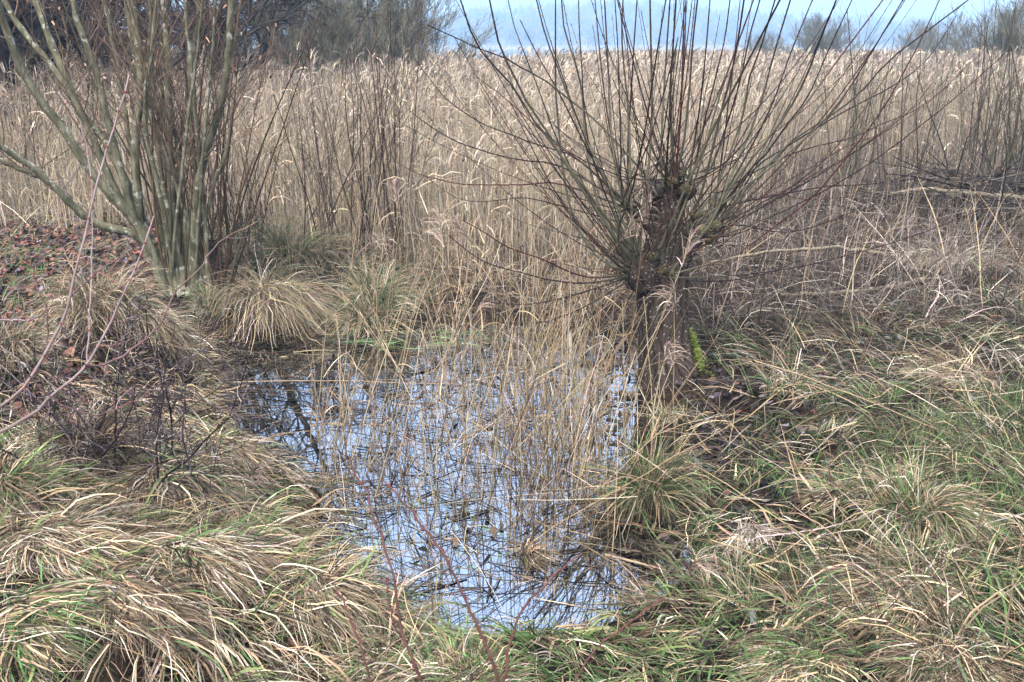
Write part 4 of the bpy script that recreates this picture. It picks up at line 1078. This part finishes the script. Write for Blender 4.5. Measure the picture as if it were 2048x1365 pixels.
# ---------------------------------------------------------------- fallen branches and brush on the right
def log(pts, zs, r0, r1, label, mt=M_LOG):
    P = np.array([atZ(a, b, z) for (a, b), z in zip(pts, zs)]); L = smoothline(P, 16)
    L[1:-1] += rng.normal(0, .008, (14, 3))
    mb = MB(); mb.tubes(L[None] - L[0], (np.linspace(r0, r1, 16) * (1 + .1 * rng.normal(0, 1, 16)))[None], 9, np.array([[.3, .25, .18]]), cap=False)
    o = mb.build('fallen_branch', mt, None, True); o.location = L[0]
    tag(o, label, 'fallen branch')
log([(1780, 388), (1850, 380), (1920, 385), (1980, 392), (2100, 396)], [.45, .5, .5, .5, .45], .022, .035, 'yellowish barkless fallen branch lying across the brush on the right')
log([(1420, 525), (1530, 505), (1640, 497), (1700, 498), (1770, 508)], [.35, .4, .42, .4, .35], .013, .02, 'grey fallen branch lying in the tangle right of the willow')
log([(1560, 590), (1700, 585), (1800, 570), (1850, 560)], [.2, .22, .2, .2], .018, .025, 'low grey branch half buried in the dead stems')
bh0 = onground(1960, 440)
mb = MB(); n = 800
P0 = np.tile(bh0, (n, 1)) + rng.normal(0, 1, (n, 3)) * np.array([1.1, .7, 0]); P0[:, 2] = ground(P0[:, 0], P0[:, 1]) + np.abs(rng.normal(0, .26, n)) * np.exp(-((P0[:, 0] - bh0[0]) / 1.3) ** 2)
dd = unit(np.column_stack([rng.normal(0, 1, n), rng.normal(0, .5, n), rng.normal(.05, .15, n)]))
for Pl, rl in grow(P0, dd, rng.uniform(.4, 1.3, n), rng.uniform(.004, .016, n), [dict(K=6, n=3, w=.08, up=-.01, ang=.6), dict(K=5, w=.12, up=-.02)]):
    Pl[..., 2] = np.maximum(Pl[..., 2], ground(Pl[..., 0].ravel(), Pl[..., 1].ravel()).reshape(Pl.shape[:2]) + .01)
    mb.tubes(Pl - bh0, rl, 4, pick(len(Pl), [(np.array([.025, .021, .018]), 3), (np.array([.08, .068, .055]), 1.5), (np.array([.014, .011, .01]), 3)]))
o = mb.build('brush_heap', M_TWIG, None); o.location = bh0
tag(o, 'dark heap of cut brushwood at the right edge behind the grey mound', 'brush heap')

# ---------------------------------------------------------------- thin saplings among the reeds
def sapling(base, hgt, stems, spread, pal, rad=.009, label='', group=None, tw=3, name='sapling'):
    e = empty(name, base, label, 'sapling', group)
    n = stems
    st = np.tile(base, (n, 1)) + rng.normal(0, 1, (n, 3)) * np.array([.12, .12, 0]) - [0, 0, .03]
    dd = unit(np.column_stack([rng.normal(0, spread, n), rng.normal(0, spread, n), np.ones(n)]))
    lv = grow(st, dd, hgt * rng.uniform(.6, 1.1, n), rad * rng.uniform(.6, 1.2, n), [dict(K=9, n=6, ang=.5, w=.05, up=.03, lr=.38, rr=.5, t0=.15, rmin=.002), dict(K=5, n=tw, ang=.55, w=.1, lr=.5, up=.05, rmin=.0016), dict(K=4, w=.1)])
    for Pl, rl in zip(*lv[0]):
        mb = MB(); mb.tubes(Pl[None] - base, rl[None], 5, pick(1, pal)); mb.build('stem', M_TWIG, e, True)
    mb = MB()
    for Pl, rl in lv[1:]: mb.tubes(Pl - base, rl, 3, pick(len(Pl), pal))
    o = mb.build('twigs', M_TWIG, e); o['kind'] = 'stuff'
BRP = [(np.array([.055, .038, .03]), 3), (np.array([.04, .028, .024]), 2), (np.array([.12, .10, .07]), 1)]
OLP = [(np.array([.06, .053, .034]), 3), (np.array([.04, .032, .025]), 2), (np.array([.12, .11, .07]), 1)]
for (px, py, hh, ns, sp, pal, lab) in [
    (640, 525, 1.9, 12, .2, BRP, 'spreading brown sapling at the reed edge next to the many-stemmed shrub'),
    (730, 520, 2.7, 14, .13, BRP, 'tall thin brown sapling before the reeds, left of the pond plumes'),
    (800, 525, 2.7, 14, .15, BRP, 'tall brown sapling group whose tips cross the grey willow bush'),
    (510, 530, 1.4, 8, .26, BRP, 'low leaning brown sapling right of the many-stemmed shrub'),
    (1000, 400, 2.0, 4, .1, BRP, 'faint thin sapling in the reeds left of the pollard willow'),
    (1660, 400, 2.2, 6, .16, OLP, 'olive sapling in the reeds just right of the willow shoots'),
    (1790, 420, 2.4, 7, .18, OLP, 'olive forked sapling behind the grey fallen branch'),
    (1930, 400, 2.5, 9, .2, OLP, 'thick olive sapling clump behind the yellowish fallen branch'),
    (2010, 370, 2.6, 8, .2, OLP, 'olive sapling clump at the right edge of the reeds'),
    (1850, 330, 2.6, 6, .2, OLP, 'far olive sapling in front of the grey bushes on the right'),
    (1560, 390, 1.6, 4, .15, OLP, 'slender sapling among the reeds close behind the willow'),
    (1960, 385, 3.0, 14, .16, OLP, 'dense olive sapling thicket beside the brush heap'),
    (2045, 400, 3.0, 14, .16, OLP, 'tall olive thicket at the right edge beside the brush heap'),
    (1700, 370, 2.6, 8, .15, OLP, 'dark upright sapling rising over the far end of the fallen branches'),
    (1740, 320, 2.3, 6, .2, OLP, 'small sapling further back in the reeds on the right'),
]: sapling(onground(px, py, .1), hh, ns, sp, pal, .012 if px > 1500 else .008, lab)

# ---------------------------------------------------------------- bushes and trees behind the reeds
def bush_mesh(hgt, wid, n0, pal, rad=.03, tw=(9, 7, 5)):
    n = n0
    st = rng.normal(0, 1, (n, 3)) * np.array([wid * .12, wid * .12, 0])
    a = rng.uniform(0, 2 * PI, n); s = np.abs(rng.normal(0, .55, n))
    dd = unit(np.column_stack([np.cos(a) * s * wid / hgt, np.sin(a) * s * wid / hgt, np.ones(n)]))
    return grow(st, dd, hgt * rng.uniform(.55, .85, n), rad * rng.uniform(.6, 1.3, n), [dict(K=7, n=tw[0], ang=.4, w=.05, up=.03, lr=.5, rr=.5, t0=.2, rmin=.006), dict(K=5, n=tw[1], ang=.38, w=.07, lr=.6, up=.05, rmin=.005), dict(K=4, n=tw[2], w=.07, ang=.35, lr=.65, up=.06, rmin=.0045), dict(K=3, w=.06, up=.05)])
def make_bush(name, hgt, wid, n0, pal, rad=.03, tw=(9, 7, 5)):
    lv = bush_mesh(hgt, wid, n0, pal, rad, tw)
    e = bpy.data.objects.new(name, None); COL.objects.link(e)
    for Pl, rl in zip(*lv[0]):
        pass
    mb = MB(); mb.tubes(lv[0][0], lv[0][1], 5, pick(len(lv[0][0]), pal)); o = mb.build('stems', M_TWIG, e, True); o['kind'] = 'stuff'
    mb = MB()
    for Pl, rl in lv[1:]: mb.tubes(Pl, np.maximum(rl, .0045), 3, pick(len(Pl), pal))
    o = mb.build('twigs', M_TWIG, e); o['kind'] = 'stuff'
    return e
WB = [(np.array([.13, .13, .09]), 3), (np.array([.11, .10, .08]), 2), (np.array([.18, .165, .12]), 1)]
proto = make_bush('willow_bush', 4.6, 5.6, 42, WB, .03, (10, 8, 6))
def place(proto, used, loc, rz, sc, label, cat, group=None):
    o = copy_tree(proto) if used else proto
    o.location = loc; o.rotation_euler = (0, 0, rz); o.scale = (sc, sc, sc)
    return tag(o, label, cat, group)
def far(px, Y): return np.array([(px - 1024) / FPX * Y / math.cos(PITCH) * .96, Y, 0])
for i, (px, Y, sc, lab) in enumerate([
    (770, 27, .98, 'big rounded grey-green willow bush behind the reeds left of the lake'),
    (655, 23, .80, 'smaller grey willow bush in front of the big rounded one'),
    (1610, 62, .92, 'hazy round willow bush standing alone behind the pollard willow shoots'),
    (1500, 70, .7, 'small dim bush at the far edge of the reeds'),
    (1930, 40, .88, 'grey bush behind the saplings on the right'),
    (2060, 36, 1.0, 'large grey bush at the right edge of the reed bed'),
    (1800, 75, .9, 'distant bush between the two grey bushes on the right')]):
    place(proto, i > 0, far(px, Y), i * 1.3, sc, lab, 'bush', 'willow bushes behind the reeds')

def make_tree(hgt, rad, pal, tw=(10, 8, 6), lean=.1):
    e = bpy.data.objects.new('bare_tree', None); COL.objects.link(e)
    n = 1
    lv = grow(np.array([[0, 0, -.1]]), unit(np.array([[rng.normal(0, lean), rng.normal(0, lean), 1]])), np.array([hgt]), np.array([rad]),
              [dict(K=12, n=26, ang=1.05, w=.06, up=.02, lr=.42, rr=.42, t0=.1, taper=.25), dict(K=8, n=tw[0], ang=.75, w=.14, lr=.45, rr=.5, rmin=.012, up=.02), dict(K=6, n=tw[1], ang=.75, w=.16, lr=.5, rr=.5, rmin=.008), dict(K=4, n=tw[2] // 2, w=.16, ang=.7, lr=.6, rr=.6, rmin=.006), dict(K=3, w=.12)])
    mb = MB(); mb.tubes(lv[0][0], lv[0][1], 10, np.array([[.06, .05, .05]])); mb.build('trunk', M_DKTREE, e, True)
    mb = MB()
    for Pl, rl in lv[1:]: mb.tubes(Pl, rl, 3, pick(len(Pl), pal))
    mb.build('crown', M_TWIG, e)
    return e
DT = [(np.array([.028, .025, .023]), 3), (np.array([.05, .043, .04]), 2)]
protos = [make_tree(9, .20, DT), make_tree(8, .15, DT, (8, 6, 4), lean=.25), make_tree(10, .26, DT, (9, 6, 5))]
used = [0, 0, 0]
TREES = [(20, 13.5, 2, 1.0, 'thick dark trunked tree at the left edge behind the reeds'), (110, 16, 0, 1.0, 'dark bare tree behind the left part of the shrub'), (250, 19, 1, 1.0, None), (190, 15, 1, .8, None), (330, 22, 2, .9, None),
         (400, 18, 0, .8, None), (520, 24, 1, .9, 'dark leaning tree left of the grey willow bush'), (590, 30, 0, 1.0, None), (470, 30, 2, 1.0, None), (60, 22, 1, 1.1, None), (300, 30, 0, 1.1, None), (150, 28, 2, 1.0, None),
         (-80, 15, 0, 1.0, None), (-150, 20, 2, 1.0, None), (700, 40, 1, 1.0, None), (640, 46, 0, 1.0, None), (-10, 34, 0, 1.2, None), (400, 40, 2, 1.1, None), (550, 44, 1, 1.1, None), (220, 42, 1, 1.2, None)]
for i, (px, Y, k, sc, lab) in enumerate(TREES):
    place(protos[k], used[k], far(px, Y), i * 2.1, sc, lab or 'bare dark tree in the misty wood behind the left side of the reeds', 'tree', 'bare trees behind the reeds'); used[k] = 1
# undergrowth of that wood
mb = MB(); n = 300
x = rng.uniform(-30, -4.5, n); y = rng.uniform(16, 60, n)
k_ = (x < -y * .19)
P0 = np.column_stack([x, y, np.zeros(n)])[k_]; n = len(P0)
for Pl, rl in grow(P0, unit(np.column_stack([rng.normal(0, .4, n), rng.normal(0, .4, n), np.ones(n)])), rng.uniform(1.5, 3.6, n), np.full(n, .022), [dict(K=6, n=7, ang=.6, w=.1, lr=.5, rmin=.01), dict(K=4, n=5, ang=.7, w=.12, lr=.5, rmin=.008), dict(K=3, w=.1)]):
    mb.tubes(Pl, np.maximum(rl, .007), 3, pick(len(Pl), [(np.array([.045, .038, .036]), 3), (np.array([.07, .056, .05]), 2)]))
tag(mb.build('undergrowth', M_TWIG), 'dark leafless undergrowth under the trees behind the reeds', 'undergrowth', kind='stuff')

# ---------------------------------------------------------------- haze
V = np.array([(x, y, z) for z in (-2.5, 48) for y in (-30, 1000) for x in (-800, 800)], float)
Q = np.array([(0, 2, 3, 1), (4, 5, 7, 6), (0, 1, 5, 4), (2, 6, 7, 3), (0, 4, 6, 2), (1, 3, 7, 5)])
m, N, Lk = mat('pale_winter_haze')
pv = N.new('ShaderNodeVolumePrincipled'); pv.inputs['Density'].default_value = .0013; pv.inputs['Color'].default_value = (.46, .72, 1, 1); pv.inputs['Anisotropy'].default_value = 0
o_ = N.new('ShaderNodeOutputMaterial'); Lk.new(pv.outputs[0], o_.inputs['Volume'])
hz = link('haze', mesh('haze', V, Q), m)
tag(hz, 'pale blue winter haze over the marsh', 'haze', kind='stuff')
